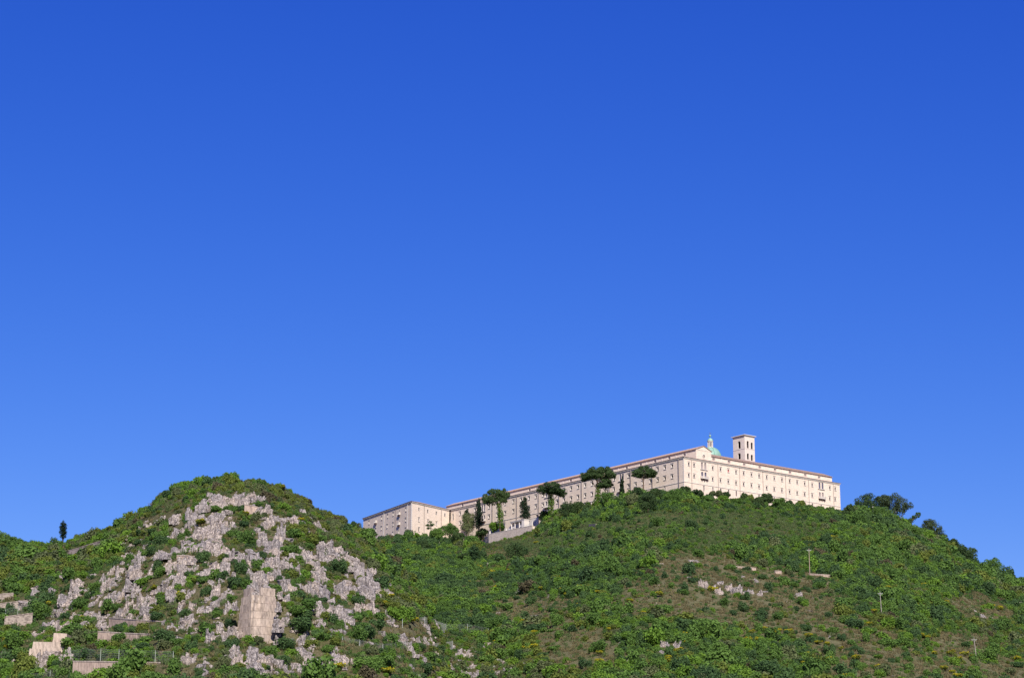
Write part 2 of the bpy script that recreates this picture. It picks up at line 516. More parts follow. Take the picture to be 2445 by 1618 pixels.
def ground_mat():
    m, t, b = new_mat('hillside_soil_and_grass', 0.95, 0.1)
    g = t.nodes.new('ShaderNodeNewGeometry').outputs['Position']
    n1, n2, n3 = noise(t, g, 0.10, 6, 0.65), noise(t, g, 0.9, 6, 0.7), noise(t, g, 3.5, 5, 0.7)
    grass = ramp(t, n2, [(0.3, (0.034, 0.042, 0.014)), (0.5, (0.062, 0.066, 0.022)), (0.7, (0.11, 0.095, 0.042))]).outputs[0]
    dry = ramp(t, n2, [(0.25, (0.070, 0.066, 0.034)), (0.5, (0.108, 0.103, 0.052)), (0.75, (0.17, 0.152, 0.088))]).outputs[0]
    stony = ramp(t, n3, [(0.35, (0.06, 0.055, 0.026)), (0.54, (0.11, 0.095, 0.05)), (0.70, (0.26, 0.225, 0.19))]).outputs[0]
    a1 = N(t, 'ShaderNodeAttribute', attribute_name='dry').outputs['Fac']
    a2 = N(t, 'ShaderNodeAttribute', attribute_name='rocky').outputs['Fac']
    s1 = t.nodes.new('ShaderNodeMath'); s1.operation = 'MULTIPLY_ADD'; s1.inputs[1].default_value = 0.9; s1.inputs[2].default_value = -0.28
    t.links.new(n1, s1.inputs[0])
    f1 = t.nodes.new('ShaderNodeMath'); f1.operation = 'ADD'; f1.use_clamp = True
    t.links.new(s1.outputs[0], f1.inputs[0]); t.links.new(a1, f1.inputs[1])
    c = mix(t, f1.outputs[0], grass, dry)
    f2 = t.nodes.new('ShaderNodeMath'); f2.operation = 'MULTIPLY'; f2.use_clamp = True
    t.links.new(ramp(t, n1, [(0.40, (0, 0, 0)), (0.60, (1, 1, 1))]).outputs[0], f2.inputs[0]); t.links.new(a2, f2.inputs[1])
    c = mix(t, f2.outputs[0], c, stony)
    t.links.new(c, b.inputs['Base Color'])
    bump(t, b, n3, 0.8, 0.5)
    return m


M['ground'] = ground_mat()


def build_terrain():
    us = np.unique(np.concatenate([np.linspace(-0.68, -0.27, 60), np.linspace(-0.27, 0.27, 480), np.linspace(0.27, 0.68, 60)]))
    ys = np.concatenate([np.arange(300, 420, 8.0), np.arange(420, 760, 2.0), np.arange(760, 1260, 3.0), np.arange(1260, 1601, 17.0)])
    U, Y = np.meshgrid(us, ys)
    X = U * Y
    Z = terrain(X, Y)
    nu, ny = len(us), len(ys)
    me = bpy.data.meshes.new('hillside')
    co = np.stack([X, Y, Z], -1).reshape(-1, 3)
    i = np.arange(nu * ny).reshape(ny, nu)
    f = np.stack([i[:-1, :-1], i[:-1, 1:], i[1:, 1:], i[1:, :-1]], -1).reshape(-1, 4)
    me.vertices.add(len(co)); me.vertices.foreach_set('co', co.ravel())
    me.loops.add(f.size); me.loops.foreach_set('vertex_index', f.ravel().astype(np.int32))
    me.polygons.add(len(f)); me.polygons.foreach_set('loop_start', np.arange(0, f.size, 4, dtype=np.int32))
    me.polygons.foreach_set('use_smooth', np.ones(len(f), bool))
    px, py = project(co[:, 0], co[:, 1], co[:, 2])
    me.attributes.new('dry', 'FLOAT', 'POINT').data.foreach_set('value', blob_mask(px, py, CLEARINGS).astype(np.float32))
    me.attributes.new('rocky', 'FLOAT', 'POINT').data.foreach_set('value', blob_mask(px, py, ROCKY).astype(np.float32))
    me.materials.append(M['ground'])
    me.update(); me.validate()
    link('hillside', me, kind='structure', label='steep scrub covered hillside of two limestone hills')


build_terrain()
pl = MB()
for k in range(48):
    t0, t1 = 2 * math.pi * k / 48, 2 * math.pi * (k + 1) / 48
    pl.poly([(0, 0, 0), (20000 * math.cos(t0), 20000 * math.sin(t0), 0), (20000 * math.cos(t1), 20000 * math.sin(t1), 0)])
link('ground', pl.mesh('ground', M['ground']), kind='structure', label='flat grassy plain at the foot of the hills')

# ------------------------------------------------------------------ the abbey
ZC = at_depth(1632.3, 1088.6, 1050).z              # level of the main cornice
P_C, P_R, P_I = at_height(1632.3, 1088.6, ZC), at_height(2009.1, 1153.4, ZC), at_height(1074.0, 1215.8, ZC)
P_A, P_L = at_height(982.3, 1195.1, ZC), at_height(865.2, 1236.7, ZC)


class Face:
    """a vertical plane: u runs along it to the right as seen from the camera, y goes into the building"""
    def __init__(self, p0, p1, dy=0.0):
        d = Vector((p1.x - p0.x, p1.y - p0.y, 0))
        self.L = d.length
        self.u = d.normalized()
        self.n = Vector((-self.u.y, self.u.x, 0))
        self.o = Vector((p0.x, p0.y, 0)) + self.n * dy
        self.rz = math.atan2(self.u.y, self.u.x)

    def at(self, px, py, dy=0.0):
        d = Vector(ray(px, py))
        k = (self.o + self.n * dy - Vector((EYE.x, EYE.y, 0))).dot(self.n) / d.dot(self.n)
        p = EYE + d * k
        return (p - self.o).dot(self.u), p.z

    def w(self, u, y, z):
        return self.o + self.u * u + self.n * y + Vector((0, 0, z))


# features are laid out on the eave line inset by the cornice overhang
OV = 0.7
_FR, _FL = Face(P_C, P_R), Face(P_I, P_C)
FR = Face(P_C + _FL.n * OV * 0 + _FR.n * OV - _FR.u * 0 + _FL.n * 0, P_R + _FR.n * OV)
CORN = P_C + _FR.n * OV + _FL.n * OV
FR = Face(CORN, CORN + _FR.u * (_FR.L - 2 * OV))
FL = Face(CORN - _FL.u * (_FL.L - OV), CORN)
ABBEY = link('abbey_building', None, loc=(CORN.x, CORN.y, 188.0),
             label='long pale stone abbey with rows of small windows crowning the green hill', cat='abbey')


def part(name, me, parent, f=None, u=0.0, y=0.0, z=0.0, **kw):
    """a part given in a facade's own coordinates"""
    p = f.w(u, y, z) - parent.location
    return link(name, me, parent, p, f.rz, **kw)


def wall_mesh(name, u0, u1, z0, z1, holes, mat):
    """one wall with real openings"""
    b = MB()
    zs = sorted({z0, z1} | {h[2] for h in holes} | {h[3] for h in holes})
    for a, c in zip(zs[:-1], zs[1:]):
        if c - a < 1e-4:
            continue
        cut = sorted((h[0], h[1]) for h in holes if h[2] <= a + 1e-4 and h[3] >= c - 1e-4)
        x = u0
        for p, q in cut + [(u1, u1)]:
            if p - x > 1e-3:
                b.poly([(x, 0, a), (p, 0, a), (p, 0, c), (x, 0, c)])
            x = max(x, q)
    return b.mesh(name, mat)


_cache = {}


def window_mesh(w, h, depth=0.38, ring=0.2, proud=0.06, arch=0.0):
    """jambs, sill, head and raised surround of one opening, centred on its middle"""
    k = ('win', w, h, depth, ring, proud, arch)
    if k in _cache:
        return _cache[k]
    b = MB()
    x, z0, z1 = w / 2, -h / 2, h / 2
    e = 0.003
    b.poly([(-x, -proud, z0), (-x, depth, z0), (-x, depth, z1), (-x, -proud, z1)])
    b.poly([(x, -proud, z0), (x, -proud, z1), (x, depth, z1), (x, depth, z0)])
    b.poly([(-x, -proud, z0), (x, -proud, z0), (x, depth, z0), (-x, depth, z0)])
    b.poly([(-x, -proud, z1), (-x, depth, z1), (x, depth, z1), (x, -proud, z1)])
    if ring:
        b.box(-x - ring, -x, -proud, 0.05, z0 - ring, z1 + ring)
        b.box(x, x + ring, -proud, 0.05, z0 - ring, z1 + ring)
        b.box(-x, x, -proud + e, 0.05, z1, z1 + ring)
        b.box(-x, x, -proud + e, 0.05, z0 - ring, z0)
    if arch:
        n = 8
        for s in (-1, 1):
            for i in range(n):
                t0, t1 = math.pi / 2 * i / n, math.pi / 2 * (i + 1) / n
                p0 = (s * x * math.cos(t0), z1 - arch + arch * math.sin(t0))
                p1 = (s * x * math.cos(t1), z1 - arch + arch * math.sin(t1))
                b.poly([(p0[0], 0.02, p0[1]), (p1[0], 0.02, p1[1]), (p1[0], 0.02, z1), (p0[0], 0.02, z1)][::s])
                b.poly([(p0[0], 0.02, p0[1]), (p1[0], 0.02, p1[1]), (p1[0], depth, p1[1]), (p0[0], depth, p0[1])])
    _cache[k] = b.mesh('window', M['trim'])
    return _cache[k]


def pane_mesh(w, h, mat, depth=0.38, cross=True):
    k = ('pane', w, h, mat, depth)
    if k not in _cache:
        b = MB()
        b.box(-w / 2, w / 2, depth - 0.06, depth, -h / 2, h / 2)
        if cross:
            b.box(-0.05, 0.05, depth - 0.10, depth - 0.06, -h / 2, h / 2, 1)
            b.box(-w / 2, -0.05, depth - 0.09, depth - 0.06, h * 0.16, h * 0.16 + 0.07, 1)
            b.box(0.05, w / 2, depth - 0.09, depth - 0.06, h * 0.16, h * 0.16 + 0.07, 1)
        _cache[k] = b.mesh('pane', M[mat], M['shutter'])
    return _cache[k]


def hood_mesh(w):
    k = ('hood', w)
    if k not in _cache:
        b = MB()
        b.box(-w / 2, w / 2, -0.26, 0.05, 0, 0.15)
        _cache[k] = b.mesh('hood', M['trim'])
    return _cache[k]


def sill_mesh(w):
    k = ('sill', w)
    if k not in _cache:
        b = MB()
        b.box(-w / 2, w / 2, -0.26, 0.05, -0.14, 0)
        _cache[k] = b.mesh('sill', M['trim'])
    return _cache[k]


def window(parent, f, u, z, w=1.08, h=1.5, glass='glass', hood=True, ring=0.16, arch=0.0, dy=0.0, label=None, depth=0.38, holes=None):
    o = part('window', window_mesh(w, h, depth, ring, 0.06, arch), parent, f, u, dy, z, label=label)
    link('pane', pane_mesh(w, h, glass, depth), o)
    if hood:
        link('hood', hood_mesh(w + 2 * ring + 0.5), o, (0, 0, h / 2 + ring + 0.42))
        link('sill', sill_mesh(w + 2 * ring + 0.2), o, (0, 0, -h / 2 - ring))
    if holes is not None:
        holes.append((u - w / 2, u + w / 2, z - h / 2, z + h / 2))
    return o


def balcony(parent, f, u, z, w=4.6, d=1.1, loc_y=0.0):
    b = MB(); b.box(-w / 2, w / 2, -d, 0.0, -0.25, 0.0)
    o = part('balcony', b.mesh('balcony', M['trim']), parent, f, u, loc_y, z)
    r = MB()
    n = max(6, int(w / 0.35))
    for i in range(n + 1):
        x = -w / 2 + 0.08 + (w - 0.16) * i / n
        r.box(x - 0.06, x + 0.06, -d + 0.02, -d + 0.16, 0, 0.85)
    for s in (-1, 1):
        for k in range(3):
            yy = -d + 0.2 + k * 0.3
            r.box(s * (w / 2 - 0.08) - 0.06, s * (w / 2 - 0.08) + 0.06, yy, yy + 0.12, 0, 0.85)
        r.box(min(s * (w / 2 - 0.2), s * w / 2), max(s * (w / 2 - 0.2), s * w / 2), -d + 0.2, 0, 0.85, 1.0)
    r.box(-w / 2, w / 2, -d, -d + 0.2, 0.85, 1.0)
    link('balustrade', r.mesh('balustrade', M['trim']), o)
    cb = MB()
    cb.prism([(-0.16, -0.9), (0.16, -0.9), (0.22, 0), (-0.22, 0)], -0.85, 0.02)
    me = cb.mesh('bracket', M['shutter'])
    for i in range(max(2, round(w / 1.5))):
        k = max(2, round(w / 1.5))
        link('bracket', me, o, (-w / 2 + w * (i + 0.5) / k, 0, -0.25))
    return o


def drainpipe(parent, f, px, py, z0, z1, mat='pipe', r=0.14, off=0.30):
    u = f.at(px, py)[0]
    b = MB()
    b.tube([(0, -off, z0), (0, -off, z1)], r, 8)
    for k in range(int((z1 - z0) / 4)):
        zz = z0 + 2 + k * 4
        b.box(-0.05, 0.05, -off + r * 0.5, 0.02, zz - 0.04, zz + 0.04)
    part('drainpipe', b.mesh('drainpipe', M[mat]), parent, f, u)


def cornice(parent, f, u0, u1, z, over=OV, tile='eave'):
    """eave slab and moulding along a facade top"""
    b = MB()
    b.box(u0 - over, u1 + over, -over, 0.3, z - 0.16, z)
    part('eave', b.mesh('eave', M[tile]), parent, f)
    b = MB()
    b.box(u0, u1, -0.10, 0.1, z - 0.95, z - 0.78)
    part('moulding', b.mesh('moulding', M['trim']), parent, f)
    b = MB()
    n = int((u1 - u0) / 0.85)
    for i in range(n + 1):
        x = u0 + 0.15 + (u1 - u0 - 0.3) * i / n
        b.prism([(x - 0.14, z - 0.78), (x + 0.14, z - 0.78), (x + 0.14, z - 0.16), (x - 0.14, z - 0.16)], -over + 0.15, 0.02)
    part('corbels', b.mesh('corbels', M['trim']), parent, f, kind='stuff')


def quoins(parent, f, u, side, z0, z1):
    b = MB()
    z, k = z0, 0
    while z < z1:
        ln = 0.85 if k % 2 else 0.5
        x = (u - ln, u + 0.02) if side > 0 else (u - 0.02, u + ln)
        b.box(x[0], x[1], -0.045 - 0.01 * (k % 2), 0.05, z + 0.02, z + 0.52)
        z += 0.55; k += 1
    part('quoins', b.mesh('quoins', M['trim']), parent, f, kind='stuff')


def c5(x, y):
    return 1600 + x / 5.5116, 1020 + y / 5.5116


def c4(x, y):
    return 1250 + x / 5.5116, 1060 + y / 5.5116


def c3(x, y):
    return 850 + x / 5.2667, 1130 + y / 5.2667


ZTOP = ZC - 0.16
ZBOT = 172.0
zr = [FR.at(*c5(245, 481))[1], FR.at(*c5(245, 627))[1]]
ZSTR = FR.at(*c5(300, 728))[1]
zlow = FR.at(*c5(667, 836))[1]
holes = []
xs = [245, 316, 560, 663, 766, 868, 968, 1070, 1171, 1271, 1371, 1472, 1573, 1672, 1771, 1870, 2102, 2173]
for k, zz in enumerate(zr):
    for x in xs:
        u = FR.at(*c5(x, 481 + (x - 245) * 0.172 + 146 * k))[0]
        red = k == 0 and x == 766
        window(ABBEY, FR, u, zz, glass='red' if red else 'glass', holes=holes, label='window with a red blind' if red else None)
for x in (445, 563, 667, 770, 872, 970, 1172, 1372, 1577, 1875, 1990):
    u = FR.at(*c5(x, 806 + (x - 445) * 0.175))[0]
    window(ABBEY, FR, u, zlow, 1.0, 2.7, 'grey_shutter' if x < 600 else 'shutter', hood=False, ring=0.12, holes=holes)


def twin_arch(parent, f, ua, ub, z, w, h, glass, holes, sill=True):
    for u in (ua, ub):
        window(parent, f, u, z, w, h, glass, hood=False, ring=0.10, arch=w / 2, holes=holes)
    if sill:
        b = MB(); b.box(-(ub - ua) / 2 - w * 0.95, (ub - ua) / 2 + w * 0.95, -0.45, 0.05, -0.28, 0)
        part('window_ledge', b.mesh('window_ledge', M['trim']), parent, f, (ua + ub) / 2, 0, z - h / 2 - 0.12)


for (xa, xb, ya, yb, g1, g2) in ((420, 463, 505, 628, 'grey_shutter', 'blue_glass'), (1966, 2006, 765, 893, 'blue_glass', 'grey_shutter')):
    ua, ub = FR.at(*c5(xa, ya))[0], FR.at(*c5(xb, ya))[0]
    z1, z2 = FR.at(*c5((xa + xb) / 2, ya))[1], FR.at(*c5((xa + xb) / 2, yb))[1]
    twin_arch(ABBEY, FR, ua, ub, z1, 1.45, 3.5, g1, holes)
    twin_arch(ABBEY, FR, ua, ub, z2, 1.45, 3.3, g2, holes, False)
    balcony(ABBEY, FR, (ua + ub) / 2, z2 - 1.75, 5.2)
part('wall', wall_mesh('wall', 0, FR.L, ZBOT, ZTOP, holes, M['wall']), ABBEY, FR)
for x in (277, 625, 910, 1215, 1515, 1817, 2143):
    drainpipe(ABBEY, FR, *c5(x, 400 + (x - 178) * 0.17), ZBOT, ZTOP - 0.2, 'pipe', 0.085, 0.2)
b = MB(); b.box(0.0, FR.L, -0.2, 0.05, ZSTR - 0.16, ZSTR + 0.1)
part('string_course', b.mesh('string_course', M['trim']), ABBEY, FR)
cornice(ABBEY, FR, 0, FR.L, ZC)
quoins(ABBEY, FR, FR.L, 1, ZBOT, ZTOP - 1.0)

# long left facade, seen at a slant
holes = []
zl = [FL.at(*c4(1862, 306))[1], FL.at(*c4(1862, 446))[1]]
top4 = [1958, 1862, 1768, 1672, 1574, 1478, 1384, 1192, 1098, 1002, 905, 815, 722, 630, 538, 445, 258, 165, 70]
px_row = [c4(x, 286 + (1958 - x) * 0.222)[0] for x in top4] + [c3(x, 0)[0] for x in (2178, 2080, 1983, 1880, 1778, 1676, 1500, 1406, 1310)]
px_row = sorted(set(round(p, 1) for p in px_row), reverse=True)
kept = []
for p in px_row:
    if not kept or kept[-1] - p > 8:
        kept.append(p)
for k, zz in enumerate(zl):
    for p in kept:
        py = 1111 + (1605 - p) * 0.222 + 25 * k
        window(ABBEY, FL, FL.at(p, py)[0], zz, 1.5, 1.62, ring=0.16, depth=0.55, holes=holes)
for x in (1860, 1480, 905):
    p = c4(x, 580 + (1860 - x) * 0.22)
    window(ABBEY, FL, FL.at(*p)[0], zlow + 0.5, 1.0, 2.2, 'glass', hood=False, ring=0.15, holes=holes)
for p in (c3(2275, 545), c3(2150, 580)):
    window(ABBEY, FL, FL.at(*p)[0], zlow + 0.3, 1.6, 1.5, 'shutter', hood=False, ring=0.15, holes=holes)
window(ABBEY, FL, FL.at(*c3(1220, 540))[0], zl[0] - 1.2, 1.2, 3.6, 'shutter', hood=False, ring=0.2, holes=holes)
for (pa, pb) in ((c4(1272, 420), c4(1308, 420)), (c4(300, 700), c4(330, 700)), (c3(1588, 440), c3(1615, 440))):
    ua, ub = FL.at(*pa)[0], FL.at(*pb)[0]
    ub = max(ub, ua + 1.8)
    twin_arch(ABBEY, FL, ua, ub, zl[0] + 0.1, 1.5, 3.6, 'blue_glass', holes)
    twin_arch(ABBEY, FL, ua, ub, zl[1] - 0.2, 1.5, 3.3, 'blue_glass', holes, False)
    balcony(ABBEY, FL, (ua + ub) / 2, zl[1] - 1.95, 5.0)
part('wall', wall_mesh('wall', 0, FL.L, ZBOT, ZTOP, holes, M['wall']), ABBEY, FL)
for p in (c4(2047, 330), c4(1700, 400), c4(1415, 440), c4(1135, 520), c4(770, 600), c4(472, 680), c4(203, 740), c3(2026, 430), c3(1720, 500)):
    drainpipe(ABBEY, FL, *p, ZBOT, ZTOP - 0.2, 'pipe', 0.20, 0.42)
b = MB(); b.box(0.0, FL.L + 0.2, -0.203, 0.05, ZSTR - 0.18, ZSTR + 0.12)
part('string_course', b.mesh('string_course', M['trim']), ABBEY, FL)
cornice(ABBEY, FL, 0.9, FL.L, ZC)
quoins(ABBEY, FL, FL.L, 1, ZBOT, ZTOP - 1.0)

# side and back walls, terrace roof
END = FR.w(FR.L, 0, 0)
b = MB()
BACKL = 60.0
b.poly([(FR.L, 0, ZBOT), (FR.L, BACKL, ZBOT), (FR.L, BACKL, ZTOP), (FR.L, 0, ZTOP)])
b.poly([(FR.L, BACKL, ZBOT), (0, FL.L * 0.98, ZBOT), (0, FL.L * 0.98, ZTOP), (FR.L, BACKL, ZTOP)])
part('wall', b.mesh('wall', M['wall']), ABBEY, FR)
b = MB()
b.poly([(-0.3, 0.3, ZTOP + 0.02), (FR.L, 0.3, ZTOP + 0.02), (FR.L, BACKL, ZTOP + 0.02), (0, FL.L * 0.98, ZTOP + 0.02)])
part('terrace_roof', b.mesh('terrace_roof', M['tile_pale']), ABBEY, FR)

# attic storeys set back above the cornice
TAN = math.tan(math.radians(22))


def attic(f, u0, u1, y0, depth, zeave, lun, pil, zlun, gable_end=None):
    o = part('attic', None, ABBEY, f, u0, y0, ZTOP)
    h = zeave - ZTOP
    hl = []
    for u in lun:
        w, hh = 1.9, 1.25
        zc = zlun - ZTOP
        hl.append((u - u0 - w / 2, u - u0 + w / 2, zc - hh / 2, zc + hh / 2))
        me = window_mesh(w, hh, 0.4, 0.0, 0.06, 0.62)
        link('window', me, o, (u - u0, 0, zc))
        bb = MB(); bb.box(-w / 2, w / 2, 0.34, 0.4, -hh / 2, hh / 2)
        link('pane', bb.mesh('pane', M['grey_shutter']), o, (u - u0, 0, zc))
        bb = MB()
        pts = [(-w / 2 - 0.35, -0.3), (-w / 2 - 0.35, 0.15)] + [((w / 2 + 0.35) * math.cos(a), 0.15 + 0.75 * math.sin(a)) for a in np.linspace(math.pi, 0, 9)[1:-1]] + [(w / 2 + 0.35, 0.15), (w / 2 + 0.35, -0.3)]
        for p, q in zip(pts[:-1], pts[1:]):
            bb.tube([(p[0], -0.05, p[1]), (q[0], -0.05, q[1])], 0.10, 5)
        link('hood', bb.mesh('hood', M['trim']), o, (u - u0, 0, zc))
    link('wall', wall_mesh('wall', 0, u1 - u0, 0, h, hl, M['wall']), o)
    bb = MB()
    if gable_end != 'right':
        bb.poly([(u1 - u0, 0, 0), (u1 - u0, depth, 0), (u1 - u0, depth, h), (u1 - u0, depth / 2, h + depth / 2 * TAN), (u1 - u0, 0, h)])
    bb.poly([(0, depth, 0), (0, 0, 0), (0, 0, h), (0, depth / 2, h + depth / 2 * TAN), (0, depth, h)])
    bb.poly([(u1 - u0, depth, 0), (0, depth, 0), (0, depth, h), (u1 - u0, depth, h)])
    link('end_wall', bb.mesh('end_wall', M['wall']), o)
    for u in pil:
        bb = MB(); bb.box(-0.22, 0.22, -0.12, 0.02, 0, h - 0.1)
        link('pilaster', bb.mesh('pilaster', M['trim']), o, (u - u0, 0, 0))
    bb = MB()
    ov = 0.55
    L = u1 - u0
    zr_ = h + depth / 2 * TAN
    for s, (ya, yb) in enumerate(((-ov, depth / 2), (depth + ov, depth / 2))):
        za = h - ov * TAN
        e = -0.3 if gable_end != 'right' else -0.3
        x0, x1 = -0.3, L + (0.3 if gable_end != 'right' else 0.35)
        top = [(x0, ya, za + 0.22), (x1, ya, za + 0.22), (x1, yb, zr_ + 0.22), (x0, yb, zr_ + 0.22)]
        bot = [(p[0], p[1], p[2] - 0.22) for p in top]
        if s:
            top, bot = top[::-1], bot[::-1]
        bb.poly(top); bb.poly(bot[::-1])
        for i in range(4):
            j = (i + 1) % 4
            bb.poly([bot[i], bot[j], top[j], top[i]])
    # rolls of cover tiles running up the slope
    n = int(L / 1.4)
    for i in range(n):
        x = 0.7 + i * (L - 1.4) / max(1, n - 1)
        bb.tube([(x, -ov, h - ov * TAN + 0.25), (x, depth / 2, zr_ + 0.25)], 0.11, 5)
    link('roof', bb.mesh('roof', M['tile']), o)
    return o, h


UG0, UG1 = 9.5, 21.5                                    # the gabled end of the left range, measured on the right facade
ze_r = FR.at(*c5(1380, 522), 4.5)[1]
lun_r = [FR.at(*c5(x, 425 + (x - 573) * 0.172), 4.5)[0] for x in (573, 775, 975, 1180, 1380, 1578, 1778, 1960)]
pil_r = [FR.at(*c5(x, 430 + (x - 675) * 0.172), 4.5)[0] for x in (675, 1078, 1475, 1868)]
UE = FR.at(*c5(2130, 690), 4.5)[0]
attic(FR, UG1 + 0.01, UE, 4.5, 12.0, ze_r, lun_r, pil_r, FR.at(*c5(1380, 558), 4.5)[1])

GY = 1.2                                                # gable front set this far behind the right facade
ug0, _ = FR.at(*c5(342, 340), GY)
ug1, ze_l = FR.at(*c5(540, 318), GY)
GW = ug1 - ug0
lun_l = [FL.at(*c4(x, y), ug0)[0] for x, y in ((2118, 138), (1918, 180), (1732, 225), (1542, 268), (1357, 310), (1168, 355), (985, 398), (805, 440), (622, 480), (440, 522), (258, 565), (80, 605))]
lun_l += [FL.at(*c3(x, y), ug0)[0] for x, y in ((2185, 205), (2010, 250), (1520, 360), (1340, 400))][2:]
pil_l = [FL.at(*c4(x, y), ug0)[0] for x, y in ((2005, 150), (1822, 200), (1620, 245), (1250, 330), (885, 415), (518, 500), (160, 585))]
uleft = FL.at(*c3(1135, 420), ug0)[0]
at_l, HL = attic(FL, uleft, FL.L - GY, ug0, GW, ze_l, lun_l, pil_l, FL.at(*c4(1918, 182), ug0)[1], 'right')
# gabled end wall towards the right facade, with its round window
g = MB()
cu, cz, cr = GW / 2, 2.3, 0.95
outline = [(0, 0), (GW, 0), (GW, HL), (GW / 2, HL + GW / 2 * TAN), (0, HL)]
ring = [(cu + cr * math.cos(2 * math.pi * k / 20), cz + cr * math.sin(2 * math.pi * k / 20)) for k in range(20)]


def edge_pt(a):
    dx, dz = math.cos(a), math.sin(a)
    best = 1e9
    for (x0, z0), (x1, z1) in zip(outline, outline[1:] + outline[:1]):
        ex, ez = x1 - x0, z1 - z0
        det = dx * -ez + dz * ex
        if abs(det) < 1e-9:
            continue
        t_ = ((x0 - cu) * -ez + (z0 - cz) * ex) / det
        s_ = (dx * (z0 - cz) - dz * (x0 - cu)) / det
        if t_ > 0 and -1e-6 <= s_ <= 1 + 1e-6:
            best = min(best, t_)
    return cu + dx * best, cz + dz * best


angs = sorted([2 * math.pi * k / 20 for k in range(20)] + [math.atan2(z - cz, x - cu) % (2 * math.pi) for x, z in outline])
for a0, a1 in zip(angs, angs[1:] + [angs[0] + 2 * math.pi]):
    if a1 - a0 < 1e-5:
        continue
    p0, p1 = edge_pt(a0), edge_pt(a1)
    q0, q1 = (cu + cr * math.cos(a0), cz + cr * math.sin(a0)), (cu + cr * math.cos(a1), cz + cr * math.sin(a1))
    g.poly([(q0[0], 0, q0[1]), (p0[0], 0, p0[1]), (p1[0], 0, p1[1]), (q1[0], 0, q1[1])][::-1])
    g.poly([(q0[0], 0, q0[1]), (q1[0], 0, q1[1]), (q1[0], 0.35, q1[1]), (q0[0], 0.35, q0[1])])
gab = part('gable', g.mesh('gable', M['wall']), ABBEY, FR, ug0, GY, ZTOP)
r_ = MB()
for k in range(20):
    a0, a1 = 2 * math.pi * k / 20, 2 * math.pi * (k + 1) / 20
    r_.tube([(cu + (cr + 0.1) * math.cos(a0), -0.02, cz + (cr + 0.1) * math.sin(a0)), (cu + (cr + 0.1) * math.cos(a1), -0.02, cz + (cr + 0.1) * math.sin(a1))], 0.13, 5)
r_.box(cu - 0.09, cu + 0.09, 0.15, 0.28, cz - cr, cz + cr)
for s in (-1, 1):
    r_.box(cu + s * 0.45 - 0.05, cu + s * 0.45 + 0.05, 0.16, 0.27, cz - 0.8, cz + 0.8)
ro = link('round_window', r_.mesh('round_window', M['trim']), gab)
d_ = MB(); d_.poly([(cu + cr * math.cos(2 * math.pi * k / 20), 0.33, cz + cr * math.sin(2 * math.pi * k / 20)) for k in range(20)])
link('round_pane', d_.mesh('round_pane', M['shutter']), gab)
m_ = MB()
m_.box(-0.1, GW + 0.1, -0.12, 0.02, HL - 0.22, HL - 0.05)
link('moulding', m_.mesh('moulding', M['trim']), gab)
k_ = MB()
for s in (0, 1):
    x0, x1 = (0 if s == 0 else GW), GW / 2
    sg = -1 if s == 0 else 1
    k_.prism([(x0 + sg * 0.5, HL - 0.5 * TAN), (x1, HL + GW / 2 * TAN), (x1, HL + GW / 2 * TAN + 0.25), (x0 + sg * 0.5, HL - 0.5 * TAN + 0.25)][::(1 if s == 0 else -1)], -0.35, 0.02)
link('verge', k_.mesh('verge', M['tile_pale']), gab)
b = MB()
b.poly([(GW, 0, 0), (GW, 3.5, 0), (GW, 3.5, HL), (GW, 0, HL)])
link('return_wall', b.mesh('return_wall', M['wall']), gab)

# ------------------------------------------------------------------ annex at the left end
FA_R = Face(P_A, P_I)
FA_L = Face(P_L, P_A)
acorn = P_A + FA_R.n * 0.7 + FA_L.n * 0.7
FA_R = Face(acorn, P_I + FA_R.n * 0.4)
FA_L = Face(P_L + FA_L.n * 0.7, acorn)
ANX = link('abbey_annex', None, loc=(acorn.x, acorn.y, 186.0), label='lower square stone wing with a hipped roof at the far left end of the abbey', cat='building')
holes = []
zar = [FA_R.at(*c3(792, 448))[1], FA_R.at(*c3(790, 580))[1], FA_R.at(*c3(790, 703))[1]]
for k, lst in enumerate(((792, 902, 1010, 1118), (790, 905, 1010), (790,))):
    for x in lst:
        window(ANX, FA_R, FA_R.at(*c3(x, 448 + (x - 792) * 0.23 + 130 * k))[0], zar[k], 1.1, 1.9, 'glass' if k != 1 else 'grey_shutter', hood=k > 0, ring=0.12, holes=holes)
ZAT = ZC - 0.16
part('wall', wall_mesh('wall', 0, FA_R.L, ZBOT, ZAT, holes, M['wall']), ANX, FA_R)
holes = []
zal = [FA_L.at(*c3(630, 452))[1], FA_L.at(*c3(627, 580))[1], FA_L.at(*c3(625, 703))[1]]
rows = ((630, 548, 470, 400, 325, 253, 167), (627, 545, 468, 393, 320, 250, 167), (625, 540, 467, 395, 320))
for k, lst in enumerate(rows):
    for x in lst:
        door = x in (548, 545, 540) or (k == 0 and x == 253)
        h = 2.5 if door else 1.6
        u = FA_L.at(*c3(x, 452 + (630 - x) * 0.42 + 126 * k))[0]
        window(ANX, FA_L, u, zal[k] - (0.3 if door else 0), 1.1, h, 'glass', hood=not door, ring=0.14, holes=holes)
        if (k < 2 and x in (548, 545)) or (k == 0 and x == 253):
            balcony(ANX, FA_L, u, zal[k] - 1.6, 2.6, 1.0)
part('wall', wall_mesh('wall', 0, FA_L.L, ZBOT, ZAT, holes, M['wall']), ANX, FA_L)
for f, lst in ((FA_R, ((855, 430, 'pipe'), (1070, 470, 'pipe'))), (FA_L, ((655, 450, 'pipe_pale'), (500, 480, 'pipe'), (355, 620, 'pipe_pale')))):
    for x, y, mt in lst:
        drainpipe(ANX, f, *c3(x, y), ZBOT, ZAT - 0.2, mt, 0.12, 0.25)
cornice(ANX, FA_R, 0.0, FA_R.L - 0.6, ZC, 0.7)
cornice(ANX, FA_L, 0.0, FA_L.L, ZC, 0.7)
